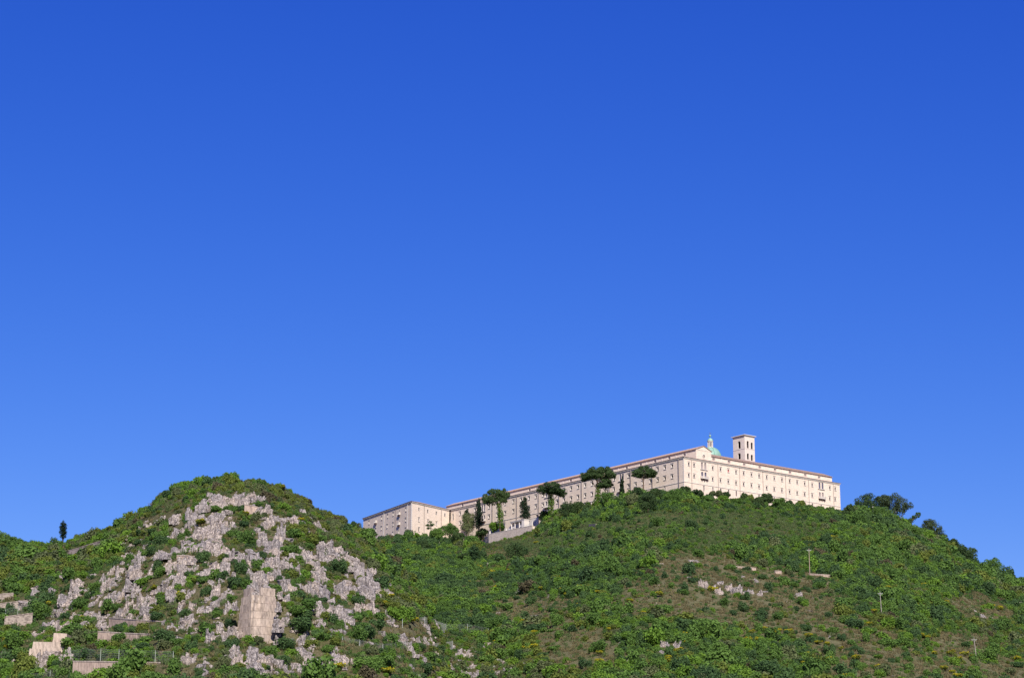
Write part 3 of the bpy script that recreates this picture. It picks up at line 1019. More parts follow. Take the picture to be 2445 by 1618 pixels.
quoins(ANX, FA_R, 0.0, -1, ZBOT, ZAT - 1)
quoins(ANX, FA_L, FA_L.L, 1, ZBOT, ZAT - 1)
quoins(ANX, FA_L, 0.0, -1, ZBOT, ZAT - 1)
ex = MB()
pA, pI, pL = P_A.copy(), P_I + FA_R.u * 4, P_L.copy()
pB = pL + (pI - pA) * 1.1
mid1, mid2 = (pA * 0.5 + pB * 0.5) * 0.5 + pA * 0.25 + pI * 0.25, None
ridge_a = pA + (pI - pA) * 0.5 + (pL - pA) * 0.28
ridge_b = pA + (pI - pA) * 0.5 + (pL - pA) * 0.75
for q in (ridge_a, ridge_b):
    q.z = ZC + 5.2
o0 = ANX.location
for tri in ((pA, pI, ridge_a), (pL, pA, ridge_a, ridge_b), (pB, pL, ridge_b), (pI, pB, ridge_b, ridge_a)):
    ex.poly([p - o0 + Vector((0, 0, 0.02)) for p in tri])
link('roof', ex.mesh('roof', M['tile_pale']), ANX)
ex = MB()
ex.poly([Vector((p.x, p.y, z)) - o0 for p, z in ((pB, ZBOT), (pL + FA_L.n * 0.7, ZBOT), (pL + FA_L.n * 0.7, ZAT), (pB, ZAT))])
ex.poly([Vector((p.x, p.y, z)) - o0 for p, z in ((pI, ZBOT), (pB, ZBOT), (pB, ZAT), (pI, ZAT))])
link('back_wall', ex.mesh('back_wall', M['wall']), ANX)

# ------------------------------------------------------------------ bell tower
YT = 1122.0
tc = at_depth(*c5(978, 92), YT)
uR, uL = FR.u, -FL.u
wR, wL = 7.6, 9.0
TW_R = Face(tc, tc + uR * wR)
TW_L = Face(tc + uL * wL, tc)
TWR = link('bell_tower', None, loc=(tc.x, tc.y, ZTOP), label='square stone bell tower with arched openings rising behind the abbey roof', cat='bell tower')
zt_top = tc.z - 0.35
zt_bot = ZTOP - 4
zs_t = TW_R.at(*c5(980, 272))[1]
for f, ups, lows in ((TW_R, ((1023, 225), (1076, 245)), ((1025, 380), (1077, 398))), (TW_L, ((909, 230),), ((910, 378),))):
    holes = []
    w = 1.6 if f is TW_R else 2.2
    for (x, y), h in [(p, 4.0) for p in ups] + [(p, 3.3) for p in lows]:
        u, z = f.at(*c5(x, y))
        o = part('arched_opening', window_mesh(w, h, 0.55, 0.0, 0.03, w / 2), TWR, f, u, 0, z)
        holes.append((u - w / 2, u + w / 2, z - h / 2, z + h / 2))
    part('wall', wall_mesh('wall', 0, f.L, zt_bot, zt_top, holes, M['tower']), TWR, f)
    b = MB(); b.box(0, f.L + (0.12 if f is TW_L else 0), -0.12 - (0.003 if f is TW_R else 0), 0.03, zs_t - 0.12, zs_t + 0.12)
    part('string_course', b.mesh('string_course', M['trim']), TWR, f)
    b = MB(); b.box(0, f.L, -0.25, 0.03, zt_top - 0.5, zt_top - 0.1)
    part('moulding', b.mesh('moulding', M['trim']), TWR, f)
b = MB()
b.poly([(wR, 0, zt_bot), (wR, wL, zt_bot), (wR, wL, zt_top), (wR, 0, zt_top)])
b.poly([(wR, wL, zt_bot), (0, wL, zt_bot), (0, wL, zt_top), (wR, wL, zt_top)])
# inner walls keep the belfry dark
b.poly([(1.2, 1.2, zt_bot), (wR - 1, 1.2, zt_bot), (wR - 1, 1.2, zs_t - 7), (1.2, 1.2, zs_t - 7)])
part('wall', b.mesh('wall', M['tower']), TWR, TW_R)
b = MB()
b.poly([(0, 0, zs_t), (wR, 0, zs_t), (wR, wL, zs_t), (0, wL, zs_t)])
part('floor', b.mesh('floor', M['shutter']), TWR, TW_R)
b = MB()
e = 0.75
b.box(-e, wR + e, -e, wL + e, zt_top, zt_top + 0.3)
pts = [(-e, -e), (wR + e, -e), (wR + e, wL + e), (-e, wL + e)]
for i in range(4):
    p, q = pts[i], pts[(i + 1) % 4]
    b.poly([(p[0], p[1], zt_top + 0.302), (q[0], q[1], zt_top + 0.302), (wR / 2, wL / 2, zt_top + 1.2)])
part('roof', b.mesh('roof', M['trim']), TWR, TW_R)
b = MB(); b.box(1.5, wR - 1.5, 1.9, wL - 1.6, zs_t - 6.5, zt_top - 1.2)  # dark core added inside so the arched openings look shaded
part('belfry_shade_core', b.mesh('belfry_shade_core', M['shutter']), TWR, TW_R)
bell_prof = [(0.05, 0.9), (0.28, 0.86), (0.4, 0.6), (0.45, 0.2), (0.62, -0.15), (0.66, -0.25), (0.55, -0.25)]
for x, y in ((1025, 395), (1077, 412)):
    u, z = TW_R.at(*c5(x, y), 1.6)
    bb = MB(); bb.lathe(bell_prof, 12); bb.tube([(-1.2, 0, 0.95), (1.2, 0, 0.95)], 0.12, 5)
    part('bell', bb.mesh('bell', M['bronze'], smooth=True), TWR, TW_R, u, 1.6, z)
u, z = TW_L.at(*c5(910, 385), 1.6)
bb = MB(); bb.lathe([(r * 1.5, z * 1.4) for r, z in bell_prof], 12); bb.tube([(-1.4, 0, 1.3), (1.4, 0, 1.3)], 0.14, 5)
part('bell', bb.mesh('bell', M['bronze'], smooth=True), TWR, TW_L, u, 1.6, z)

# ------------------------------------------------------------------ church dome
YD = 1108.0
dt = at_depth(*c5(530, 262), YD)
mpp = (at_depth(*c5(630, 262), YD).x - dt.x) / 100.0        # metres per pixel of the enlarged crop at that depth
R = 143 * mpp
DOME = link('church_dome', None, loc=(dt.x, dt.y, dt.z - R), label='green copper church dome with a white lantern, ball and cross on top', cat='dome')
b = MB()
b.lathe([(R * math.cos(t), R * math.sin(t)) for t in np.linspace(0, math.pi / 2 * 0.93, 14)], 40)
link('shell', b.mesh('shell', M['copper'], smooth=True), DOME)
b = MB(); b.lathe([(R + 0.05, -4.5), (R + 0.05, -0.5), (R + 0.5, -0.4), (R + 0.5, -0.02), (R, 0)], 40)
link('drum', b.mesh('drum', M['tower']), DOME)
b = MB()
for k in range(8):
    a = 2 * math.pi * (k + 0.35) / 8
    b.tube([((R + 0.03) * math.cos(t) * math.cos(a), (R + 0.03) * math.cos(t) * math.sin(a), (R + 0.03) * math.sin(t)) for t in np.linspace(0, math.pi / 2 * 0.9, 12)], 0.13, 5)
link('ribs', b.mesh('ribs', M['copper_dark']), DOME)
rl = 36 * mpp
zl0, zl1 = R - 0.35, R + 84 * mpp
b = MB(); b.lathe([(rl * 1.15, zl0), (rl * 1.15, zl0 + 0.35), (rl * 0.62, zl0 + 0.36), (rl * 0.62, zl1 - 0.4), (rl * 1.1, zl1 - 0.35), (rl * 1.15, zl1)], 16)
lan = link('lantern', b.mesh('lantern', M['trim']), DOME)
cb = MB(); cb.tube([(0, 0, zl0 + 0.35), (0, 0, zl1 - 0.38)], 0.22, 8)
me = cb.mesh('column', M['trim'])
ob_ = MB(); ob_.box(-0.02, 0.10, -0.22, 0.22, zl0 + 0.7, zl1 - 0.9)
mo = ob_.mesh('opening', M['glass'])
for k in range(8):
    a = 2 * math.pi * (k + 0.25) / 8
    link('column', me, lan, (rl * 0.88 * math.cos(a), rl * 0.88 * math.sin(a), 0))
    a += math.pi / 8
    link('opening', mo, lan, (rl * 0.585 * math.cos(a), rl * 0.585 * math.sin(a), 0), a)
rc = 40 * mpp
b = MB(); b.lathe([(rc * 1.05, zl1), (rc * 1.05, zl1 + 0.12)] + [(rc * 0.9 * math.cos(t), zl1 + 0.12 + 36 * mpp * math.sin(t)) for t in np.linspace(0, 1.35, 7)] + [(0.12, zl1 + 42 * mpp)], 20)
b.lathe([(0.16, zl1 + 38 * mpp), (0.2, zl1 + 50 * mpp), (0.12, zl1 + 54 * mpp)], 10)
link('lantern_cap', b.mesh('lantern_cap', M['copper'], smooth=True), DOME)
zb = zl1 + 70 * mpp
b = MB(); b.lathe([(15 * mpp * math.cos(t), zb + 15 * mpp * math.sin(t)) for t in np.linspace(-1.5, 1.5, 10)], 16)
link('ball', b.mesh('ball', M['copper'], smooth=True), DOME)
b = MB(); b.box(-0.07, 0.07, -0.07, 0.07, zb + 12 * mpp, zb + 48 * mpp); b.box(-0.45, -0.071, -0.06, 0.06, zb + 34 * mpp, zb + 34 * mpp + 0.13); b.box(0.071, 0.45, -0.06, 0.06, zb + 34 * mpp, zb + 34 * mpp + 0.13)
link('cross', b.mesh('cross', M['bronze']), DOME)

# ------------------------------------------------------------------ foliage building blocks
def leaf_quads(lobes, n, size, seed, up=0.25, jit=0.85, shell=(0.72, 1.05)):
    """many small leaf clumps spread through the outer part of the lobes [(x,y,z,rx,ry,rz)]; returns vertices and faces"""
    r = np.random.RandomState(seed)
    lo = np.array(lobes, float)
    wgt = lo[:, 3] * lo[:, 4] + lo[:, 3] * lo[:, 5] + lo[:, 4] * lo[:, 5]
    idx = r.choice(len(lo), n, p=wgt / wgt.sum())
    d = r.normal(size=(n, 3))
    d[:, 2] += up
    d /= np.linalg.norm(d, axis=1)[:, None]
    rad = r.uniform(shell[0], shell[1], n)
    L = lo[idx]
    p = L[:, :3] + d * L[:, 3:] * rad[:, None]
    nrm = d / L[:, 3:]
    nrm /= np.linalg.norm(nrm, axis=1)[:, None]
    nrm = nrm + r.normal(size=(n, 3)) * jit * 0.6
    nrm /= np.linalg.norm(nrm, axis=1)[:, None]
    a = np.cross(nrm, r.normal(size=(n, 3)))
    a /= np.linalg.norm(a, axis=1)[:, None]
    b = np.cross(nrm, a)
    s = size * r.uniform(0.6, 1.35, n)
    q = []
    for i, (ca, cb) in enumerate(((-1, -0.35), (0.1, -0.9), (1, 0.3), (-0.15, 0.95))):
        k = s * r.uniform(0.75, 1.15, n) * 0.6
        q.append(p + a * (ca * k)[:, None] + b * (cb * k)[:, None] + nrm * (r.uniform(-0.15, 0.15, n) * s)[:, None])
    v = np.stack(q, 1).reshape(-1, 3)
    return v, np.arange(4 * n).reshape(n, 4)


def sublobes(lobes, k, frac, seed, up=0.35):
    r = np.random.RandomState(seed)
    out = []
    for l in lobes:
        m = min(l[3:])
        for _ in range(k):
            d = r.normal(size=3); d[2] += up
            d /= np.linalg.norm(d)
            f = frac * r.uniform(0.75, 1.3)
            out.append((l[0] + d[0] * l[3] * (1 - f * 0.7), l[1] + d[1] * l[4] * (1 - f * 0.7), l[2] + d[2] * l[5] * (1 - f * 0.7),
                        f * (m * 0.5 + l[3] * 0.5), f * (m * 0.5 + l[4] * 0.5), f * (m * 0.6 + l[5] * 0.4)))
    return out


def quads_mesh(name, v, f, mat, extra=None):
    me = bpy.data.meshes.new(name)
    if extra is not None and len(extra[0]):
        v2, f2 = extra
        me.from_pydata(np.concatenate([v, np.array(v2, float)]).tolist(), [], f.tolist() + [tuple(i + len(v) for i in q) for q in f2])
    else:
        me.vertices.add(len(v)); me.vertices.foreach_set('co', np.ascontiguousarray(v, dtype=np.float32).ravel())
        me.loops.add(f.size); me.loops.foreach_set('vertex_index', np.ascontiguousarray(f, dtype=np.int32).ravel())
        me.polygons.add(len(f)); me.polygons.foreach_set('loop_start', np.arange(0, f.size, 4, dtype=np.int32))
    me.materials.append(mat)
    me.update(); me.validate()
    return me


def bush_lobes(seed, tall=1.0):
    r = np.random.RandomState(seed)
    out = [(0, 0, 0.35 * tall, 0.62, 0.62, 0.5 * tall)]
    for k in range(r.randint(6, 10)):
        a, q = r.uniform(0, 2 * math.pi), r.uniform(0.25, 0.72)
        f = r.uniform(0.26, 0.46)
        out.append((q * math.cos(a), q * math.sin(a), (r.uniform(0.15, 0.85) * (1.1 - q * 0.6)) * tall, f, f, f * r.uniform(0.8, 1.15) * min(tall, 1.3)))
    return out


BUSH = {}
for bi, (kind, mat) in enumerate((('dark', 'leaf_dark'), ('mid', 'leaf_mid'), ('bright', 'leaf_bright'), ('olive', 'leaf_olive'), ('grey', 'leaf_grey'))):
    BUSH[kind] = []
    for s in range(4):
        v, f = leaf_quads(bush_lobes(10 * bi + s, (0.85, 1.1, 1.45, 1.0)[s]), 1700, 0.115, 100 + 10 * bi + s, 0.3, 1.15, (0.62, 1.1))
        BUSH[kind].append(quads_mesh('shrub', v, f, M[mat]))
BUSH_SMALL = []
for bi, mat in enumerate(('leaf_dark', 'leaf_mid', 'leaf_mid', 'leaf_bright', 'leaf_olive', 'leaf_grey', 'leaf_dry')):
    for s in range(2):
        v, f = leaf_quads(bush_lobes(70 + 10 * bi + s, (0.9, 1.35)[s]), 950, 0.15, 300 + 10 * bi + s, 0.3, 1.25, (0.6, 1.12))
        BUSH_SMALL.append(quads_mesh('scrub', v, f, M[mat]))
BROOM, BROOM_FL = [], []
for s in range(3):
    lb = bush_lobes(200 + s, 0.9)
    v, f = leaf_quads(lb, 800, 0.14, 400 + s)
    BROOM.append(quads_mesh('broom_bush', v, f, M['leaf_olive']))
    r = np.random.RandomState(s)
    top = [l for l in lb if l[2] > 0.3 and r.rand() < 0.85] or lb
    v, f = leaf_quads(top, 460, 0.12, 420 + s, 0.9, 0.8, (1.0, 1.16))
    BROOM_FL.append(quads_mesh('flowers', v, f, M['flower']))


def tuft_mesh(seed, mat, n=46):
    r = np.random.RandomState(seed)
    vs, fs = [], []
    for k in range(n):
        x, y = r.normal(size=2) * 0.55
        a = r.uniform(0, 2 * math.pi); h = r.uniform(0.35, 0.95); w = r.uniform(0.05, 0.13)
        lx, ly = r.normal(size=2) * 0.22
        c, s_ = math.cos(a) * w, math.sin(a) * w
        i = len(vs)
        vs += [(x - c, y - s_, -0.1), (x + c, y + s_, -0.1), (x + lx + c * 0.6, y + ly + s_ * 0.6, h), (x + lx - c * 0.6, y + ly - s_ * 0.6, h)]
        fs.append((i, i + 1, i + 2, i + 3))
    return quads_mesh('tuft', np.array(vs), np.array(fs), M[mat])


# ------------------------------------------------------------------ rock building blocks
def ico_points(seed):
    """vertices and triangles of a twice divided icosahedron"""
    t = (1 + 5 ** 0.5) / 2
    v = [(-1, t, 0), (1, t, 0), (-1, -t, 0), (1, -t, 0), (0, -1, t), (0, 1, t), (0, -1, -t), (0, 1, -t), (t, 0, -1), (t, 0, 1), (-t, 0, -1), (-t, 0, 1)]
    f = [(0, 11, 5), (0, 5, 1), (0, 1, 7), (0, 7, 10), (0, 10, 11), (1, 5, 9), (5, 11, 4), (11, 10, 2), (10, 7, 6), (7, 1, 8), (3, 9, 4), (3, 4, 2), (3, 2, 6), (3, 6, 8), (3, 8, 9), (4, 9, 5), (2, 4, 11), (6, 2, 10), (8, 6, 7), (9, 8, 1)]
    v = [np.array(p) / np.linalg.norm(p) for p in v]
    for _ in range(2):
        mid, nf = {}, []
        def m(a, b):
            k = (min(a, b), max(a, b))
            if k not in mid:
                p = v[a] + v[b]
                v.append(p / np.linalg.norm(p)); mid[k] = len(v) - 1
            return mid[k]
        for a, b, c in f:
            ab, bc, ca = m(a, b), m(b, c), m(c, a)
            nf += [(a, ab, ca), (b, bc, ab), (c, ca, bc), (ab, bc, ca)]
        f = nf
    return np.array(v), f


ICO_V, ICO_F = ico_points(0)


def chunk(r, c, rad, power=0.55):
    """one faceted, blocky limestone lump"""
    d = ICO_V
    a = np.sign(d) * np.abs(d) ** power
    a = a / np.maximum(np.abs(a).max(1)[:, None], 1e-6) * (0.72 + 0.28 * np.linalg.norm(d, axis=1)[:, None])
    q = a + r.normal(size=a.shape) * 0.055
    s = r.randint(1000)
    k = vnoise(d[:, 0] * 2.6 + 40, d[:, 1] * 2.6 + d[:, 2] * 1.3 + 40, s) - 0.5
    fis = np.abs(vnoise(d[:, 0] * 4.5 + d[:, 1] * 3 + 90, d[:, 2] * 0.9 + 90, s + 5) - 0.5) * 2
    q = q * (1 + 0.42 * k - 0.30 * np.clip(0.35 - fis, 0, 1) / 0.35)[:, None]
    for _ in range(4):                                   # planes broken off
        n = r.normal(size=3); n[2] *= 0.5
        n /= np.linalg.norm(n)
        h = r.uniform(0.62, 0.95)
        over = np.maximum(q @ n - h, 0)
        q = q - over[:, None] * n * 0.9
    n = np.array([r.normal() * 0.18, -0.25 + r.normal() * 0.15, 1.0]); n /= np.linalg.norm(n)
    q = q - np.maximum(q @ n - r.uniform(0.55, 0.85), 0)[:, None] * n * 0.95
    ang = r.uniform(-0.5, 0.5)
    ca, sa = math.cos(ang), math.sin(ang)
    q = q * np.array(rad)
    q = np.stack([q[:, 0] * ca - q[:, 1] * sa, q[:, 0] * sa + q[:, 1] * ca, q[:, 2]], 1)
    q[:, 0] += q[:, 2] * r.normal() * 0.06
    return q + np.array(c)


def column(r, x, y, z0, z1, rx, ry):
    """one upright limestone column, broken into beds, with a slanting, chipped top"""
    seg, rings = 7, max(4, int((z1 - z0) / 0.22))
    ph = r.uniform(0, 6.28)
    prof = r.uniform(0.75, 1.12, seg)
    vs, fs = [], []
    dx, dy = 0.0, 0.0
    k = 1.0
    for i in range(rings + 1):
        t = i / rings
        if r.rand() < 0.4:
            k = r.uniform(0.78, 1.12)
            dx += r.normal() * rx * 0.10; dy += abs(r.normal()) * ry * 0.10
        taper = 1.08 - 0.28 * t ** 2
        for j in range(seg):
            a = ph + 2 * math.pi * j / seg
            q = k * taper * prof[j] * r.uniform(0.9, 1.08)
            z = z0 + (z1 - z0) * t + (r.normal() * 0.05 if 0 < i < rings else 0) + (0.16 * math.cos(a - ph * 2) - 0.05 if i == rings else 0)
            vs.append((x + dx + q * rx * math.cos(a), y + dy + q * ry * math.sin(a), z))
        if i:
            o = (i - 1) * seg
            for j in range(seg):
                j2 = (j + 1) % seg
                fs.append((o + j, o + j2, o + seg + j2, o + seg + j))
    n = len(vs)
    vs.append((x + dx, y + dy, z1 + r.uniform(-0.02, 0.14)))
    for j in range(seg):
        fs.append((rings * seg + j, rings * seg + (j + 1) % seg, n))
    return vs, fs


def outcrop_mesh(seed, style):
    """a jagged limestone outcrop about 2 wide (x) and 2 tall (z), origin in the middle of its base"""
    r = np.random.RandomState(seed)
    vs, fs = [], []

    def add(v, f):
        i = len(vs)
        vs.extend(v)
        fs.extend(tuple(i + j for j in q) for q in f)
    if style == 'boulder':
        for k in range(3):
            q = chunk(r, (r.uniform(-0.4, 0.4), r.uniform(-0.2, 0.2), 0.6 + r.uniform(-0.25, 0.2)), (r.uniform(0.45, 0.75), r.uniform(0.55, 0.8), r.uniform(0.6, 0.95)))
            add(q.tolist(), ICO_F)
    else:
        n = {'tall': 9, 'broad': 20, 'blocky': 14}[style]
        w, d = {'tall': (0.72, 0.5), 'broad': (0.98, 0.45), 'blocky': (0.9, 0.6)}[style]
        ph, ph2 = r.uniform(0, 6.28), r.uniform(0, 6.28)
        for k in range(n):
            x, y = r.uniform(-1, 1) * w, r.uniform(-1, 1) * d
            edge = math.sqrt((x / w) ** 2 * 0.8 + (y / d) ** 2 * 0.2)
            top = 1.35 + 0.45 * y / d + 0.28 * math.sin(x * 3.1 + ph) + 0.15 * math.sin(x * 7.3 + ph2)
            top = (top - (0.75 if style != 'broad' else 0.4) * edge ** 2) * r.uniform(0.74, 1.12)
            s_ = {'tall': 0.36, 'broad': 0.25, 'blocky': 0.35}[style]
            add(*column(r, x, y, -0.35, max(0.35, top), s_ * r.uniform(0.7, 1.25), s_ * r.uniform(0.8, 1.4)))
    b = MB(); b.v = vs; b.f = fs
    return b.mesh('rock_outcrop', M['rock'])


OUT = {s: [outcrop_mesh(17 * k + len(s), s) for k in range(5)] for s in ('tall', 'broad', 'blocky', 'boulder')}
PEBBLE = []
for k in range(4):
    r = np.random.RandomState(900 + k)
    b = MB(); b.v = chunk(r, (0, 0, 0.35), (0.8, 0.7, 0.7)).tolist(); b.f = ICO_F
    PEBBLE.append(b.mesh('stone', M['rock']))

# ------------------------------------------------------------------ labels that single things out
MARKS = [('concrete bastion', 635, 1470), ('lone cypress', 150, 1265), ('rocky hilltop', 560, 1150), ('dark rubble wall', 180, 1312), ('fenced concrete wall', 330, 1592),
         ('stepped concrete buttress', 95, 1540), ('loggia terrace wall', 1210, 1283), ('highest utility pole', 1933, 1350), ('middle utility pole', 2105, 1445), ('lowest utility pole', 2333, 1555),
         ('jagged clearing outcrop', 1735, 1402), ('abbey annex', 960, 1270), ('front abbey corner', 1632, 1165), ('domed ridge pine', 2225, 1280), ('twin stone spikes', 1598, 1545),
         ('upper net fence', 1070, 1500), ('lower net fence', 960, 1545), ('upper concrete terrace', 325, 1487), ('far abbey end', 2000, 1215), ('rock pinnacle', 788, 1300),
         ('short clearing wall', 1800, 1357), ('summit cliff band', 560, 1190), ('bastion rock face', 615, 1385)]
ORD = ['nearest', 'second nearest', 'third nearest', 'fourth nearest', 'fifth nearest', 'sixth nearest', 'seventh nearest', 'eighth nearest', 'ninth nearest', 'tenth nearest',
       'eleventh nearest', 'twelfth nearest', 'thirteenth nearest', 'fourteenth nearest', 'fifteenth nearest', 'sixteenth nearest', 'seventeenth nearest', 'eighteenth nearest', 'nineteenth nearest', 'twentieth nearest']
DIRS = ['right of', 'above and right of', 'above', 'above and left of', 'left of', 'below and left of', 'below', 'below and right of']


def single_out(items):
    """items: [object, looks, noun, px, py] -> a label by look, side of the closest landmark and order of distance from it"""
    buckets = {}
    for it in items:
        o, looks, noun, px, py = it
        d = [(math.hypot(px - x, (py - y) * 1.5), n, x, y) for n, x, y in MARKS]
        dist, n, x, y = min(d)
        s = int(round(math.atan2(y - py, px - x) / (math.pi / 4))) % 8
        buckets.setdefault((looks, noun, DIRS[s], n), []).append((dist, o))
    for (looks, noun, dr, n), lst in buckets.items():
        lst.sort(key=lambda t: t[0])
        for k, (_, o) in enumerate(lst):
            o['label'] = f'{looks} {noun} {dr} the {n}' + (f', {ORD[k]} to it' if len(lst) > 1 and k < len(ORD) else '')


def c1(x, y):
    return x / 3.028, 1100 + y / 3.028


def c2(x, y):
    return 400 + x / 3.0267, 1100 + y / 3.0267


def c6(x, y):
    return 1900 + x / 3.0275, 1100 + y / 3.0275


def c7(x, y):
    return 1400 + x / 3.751, 1200 + y / 3.751


def c8(x, y):
    return 850 + x / 3.95, 1250 + y / 3.95


def cz(x, y):
    return 1150 + x / 13.067, 1200 + y / 13.067


# ------------------------------------------------------------------ rock outcrops
ROCKS2 = [(80,395,110,70),(235,410,150,100),(340,410,60,90),(405,430,70,130),(475,450,60,90),(345,260,40,80),(430,280,110,80),(510,270,120,100),(590,265,80,70),(610,235,50,50),(690,268,70,50),(480,215,50,30),
(55,515,90,80),(105,485,40,30),(220,510,120,110),(310,520,140,110),(265,600,120,90),(350,580,90,60),(590,335,70,60),(725,340,60,80),(655,355,60,60),(715,430,90,110),(640,490,50,60),(690,560,90,120),(745,590,90,140),(805,490,60,130),(800,590,60,60),
(905,420,60,60),(840,420,80,40),(875,480,40,60),(1070,450,60,60),(1010,510,50,50),(60,645,160,80),(150,690,140,50),(465,670,50,110),(415,640,70,70),(570,690,130,90),(320,740,90,80),(400,760,100,110),(590,740,60,60),
(50,760,110,80),(130,760,90,60),(90,840,90,100),(205,760,60,50),(260,800,50,40),(720,720,80,120),(790,720,120,90),(900,690,60,80),(850,740,80,60),(945,790,60,130),(1000,665,70,40),(1100,670,80,90),(1180,600,50,90),(1200,655,100,70),(1160,710,60,70),(1270,700,90,70),
(1030,720,120,60),(1060,770,90,60),(1120,830,60,70),(1050,830,60,50),(1340,710,80,60),(1395,770,90,170),(1340,780,50,60),(1450,870,70,140),(1455,780,20,50),(1535,850,40,40),(1580,930,30,50),(1240,920,90,100),(1300,900,80,90),(1360,920,100,80),(1430,950,100,80),(1525,935,70,90),
(785,810,80,80),(640,850,70,120),(690,840,60,120),(600,800,50,60),(855,900,70,120),(845,960,60,60),(915,945,40,50),(1010,910,80,90),(1080,920,120,130),(1120,960,50,60),(1080,1060,100,130),(1140,1060,90,130),(1230,1080,80,110),(1290,1080,90,80),(1360,1060,60,70),(1460,1040,80,90),(1290,1140,100,70),
(20,920,60,80),(160,950,50,60),(40,1000,70,60),(360,920,80,130),(320,880,60,50),(440,950,40,60),(190,1030,60,70),(120,1020,60,40),(340,1035,90,80),(430,1045,60,90),(260,1070,60,40),(165,1140,90,80),(25,1195,60,60),(100,1200,60,50),
(235,1215,80,70),(310,1235,60,120),(380,1225,80,90),(285,1285,50,60),(450,1240,50,80),(490,1240,50,70),(800,1160,70,80),(860,1160,60,80),(800,1030,40,50),(900,1215,40,30),(120,1415,80,90),(175,1410,50,80),(620,1385,130,120),(620,1450,110,90),(690,1420,60,80),(500,1430,90,90),(530,1390,60,80),(460,1400,50,70),(760,1440,60,60),
(240,1470,70,70),(270,1530,80,70),(720,1530,80,80),(660,1510,60,60),(860,1500,40,80),(990,1360,80,60),(1000,1400,90,70),(960,1290,60,60),(1000,1230,50,60),(1020,1300,80,40),(1030,1440,80,50),(920,1470,80,40),(1090,1170,60,40),(1190,1215,40,40),(1280,1230,50,40),(1200,1370,60,50),(1270,1430,110,70),
(1580,1100,50,60),(1610,1160,60,60),(1540,1230,70,60),(1690,1255,70,50),(1740,1340,80,60),(1660,1410,40,30)]
ROCKS1 = [(1105,320,30,30),(1140,420,60,60),(1060,440,50,40),(960,620,70,60),(1040,610,40,50),(840,630,90,40),(1150,660,30,80),(1110,690,40,30),(995,690,60,80),(985,760,80,90),(870,790,60,80),(930,800,70,80),(810,790,50,60),(875,730,40,50),(900,690,60,40),(1100,760,40,60),
(750,840,50,70),(770,890,70,90),(830,890,60,60),(920,900,100,120),(1000,920,80,90),(590,880,130,80),(625,920,50,50),(480,990,110,80),(460,1020,80,70),(820,970,80,80),(890,960,60,90),(930,1010,60,110),(1010,1010,80,130),(890,1080,40,110),(970,1060,40,110),(1060,990,60,90),(1110,1000,50,80),(1140,980,30,60),(1195,900,90,110),(1200,860,80,70),
(700,1000,40,50),(440,1090,60,60),(640,1110,70,60),(700,1110,60,60),(760,1120,50,40),(540,1110,50,40),(480,1070,40,30),(745,1180,110,90),(325,1170,90,90),(390,1190,90,90),(375,1120,40,40),(850,1110,50,50),(1000,1120,60,60),(1070,1115,60,60),(325,1410,90,110),(270,1420,60,120),(370,1410,40,90),(455,1390,90,110),(430,1500,50,40),(310,1490,60,60),(170,1370,70,90),(25,1400,70,60),(90,1420,60,60),(240,1250,60,50)]
ROCKS8 = [(605,920,60,60),(660,950,70,60),(730,920,60,50),(585,1090,50,70),(640,1095,70,60),(695,1095,60,60),(480,1160,100,60),(980,1205,60,70),(1030,1215,70,70),(1080,1230,50,50),(925,1245,40,40),(870,1320,60,60),(960,1310,40,30),(1000,1400,90,60),(1060,1410,60,70),(1120,1400,60,80),(1100,1340,60,50),(1330,1390,60,60),(1390,1390,60,70),(1450,1390,60,70),(1300,1340,40,40),(1570,1320,60,50),(1640,1345,70,50),
(570,1430,80,50),(1340,830,40,30),(1690,860,50,30),(1540,630,60,40),(1420,1290,30,20),(1500,1420,40,40),(580,1235,40,30),(650,1260,40,30),(1240,370,40,30),(1460,190,20,20)]
ROCKS7 = [(1020,715,50,90),(1070,730,60,80),(1120,745,70,80),(1180,775,70,80),(1200,705,60,60),(1270,740,70,90),(1320,765,80,100),(1380,775,70,110),(1430,790,50,60),(1480,780,50,60),(1550,800,50,60),(1600,790,50,40),(1520,690,50,40),(1390,655,60,25),(690,1240,50,90),(730,1285,50,100),(805,1275,40,90),(845,1255,34,90),(630,1110,60,40),(545,1130,30,30),(310,1250,60,50),(960,512,80,30),(390,1400,50,60),(1800,880,60,20),(2010,960,50,24)]
ROCKS6 = [(1350,1115,50,40),(1410,1130,50,24),(770,990,40,30),(20,960,50,40),(1300,1080,24,24)]
rng = random.Random(5)
rock_items = []
ROCK_BOX = []
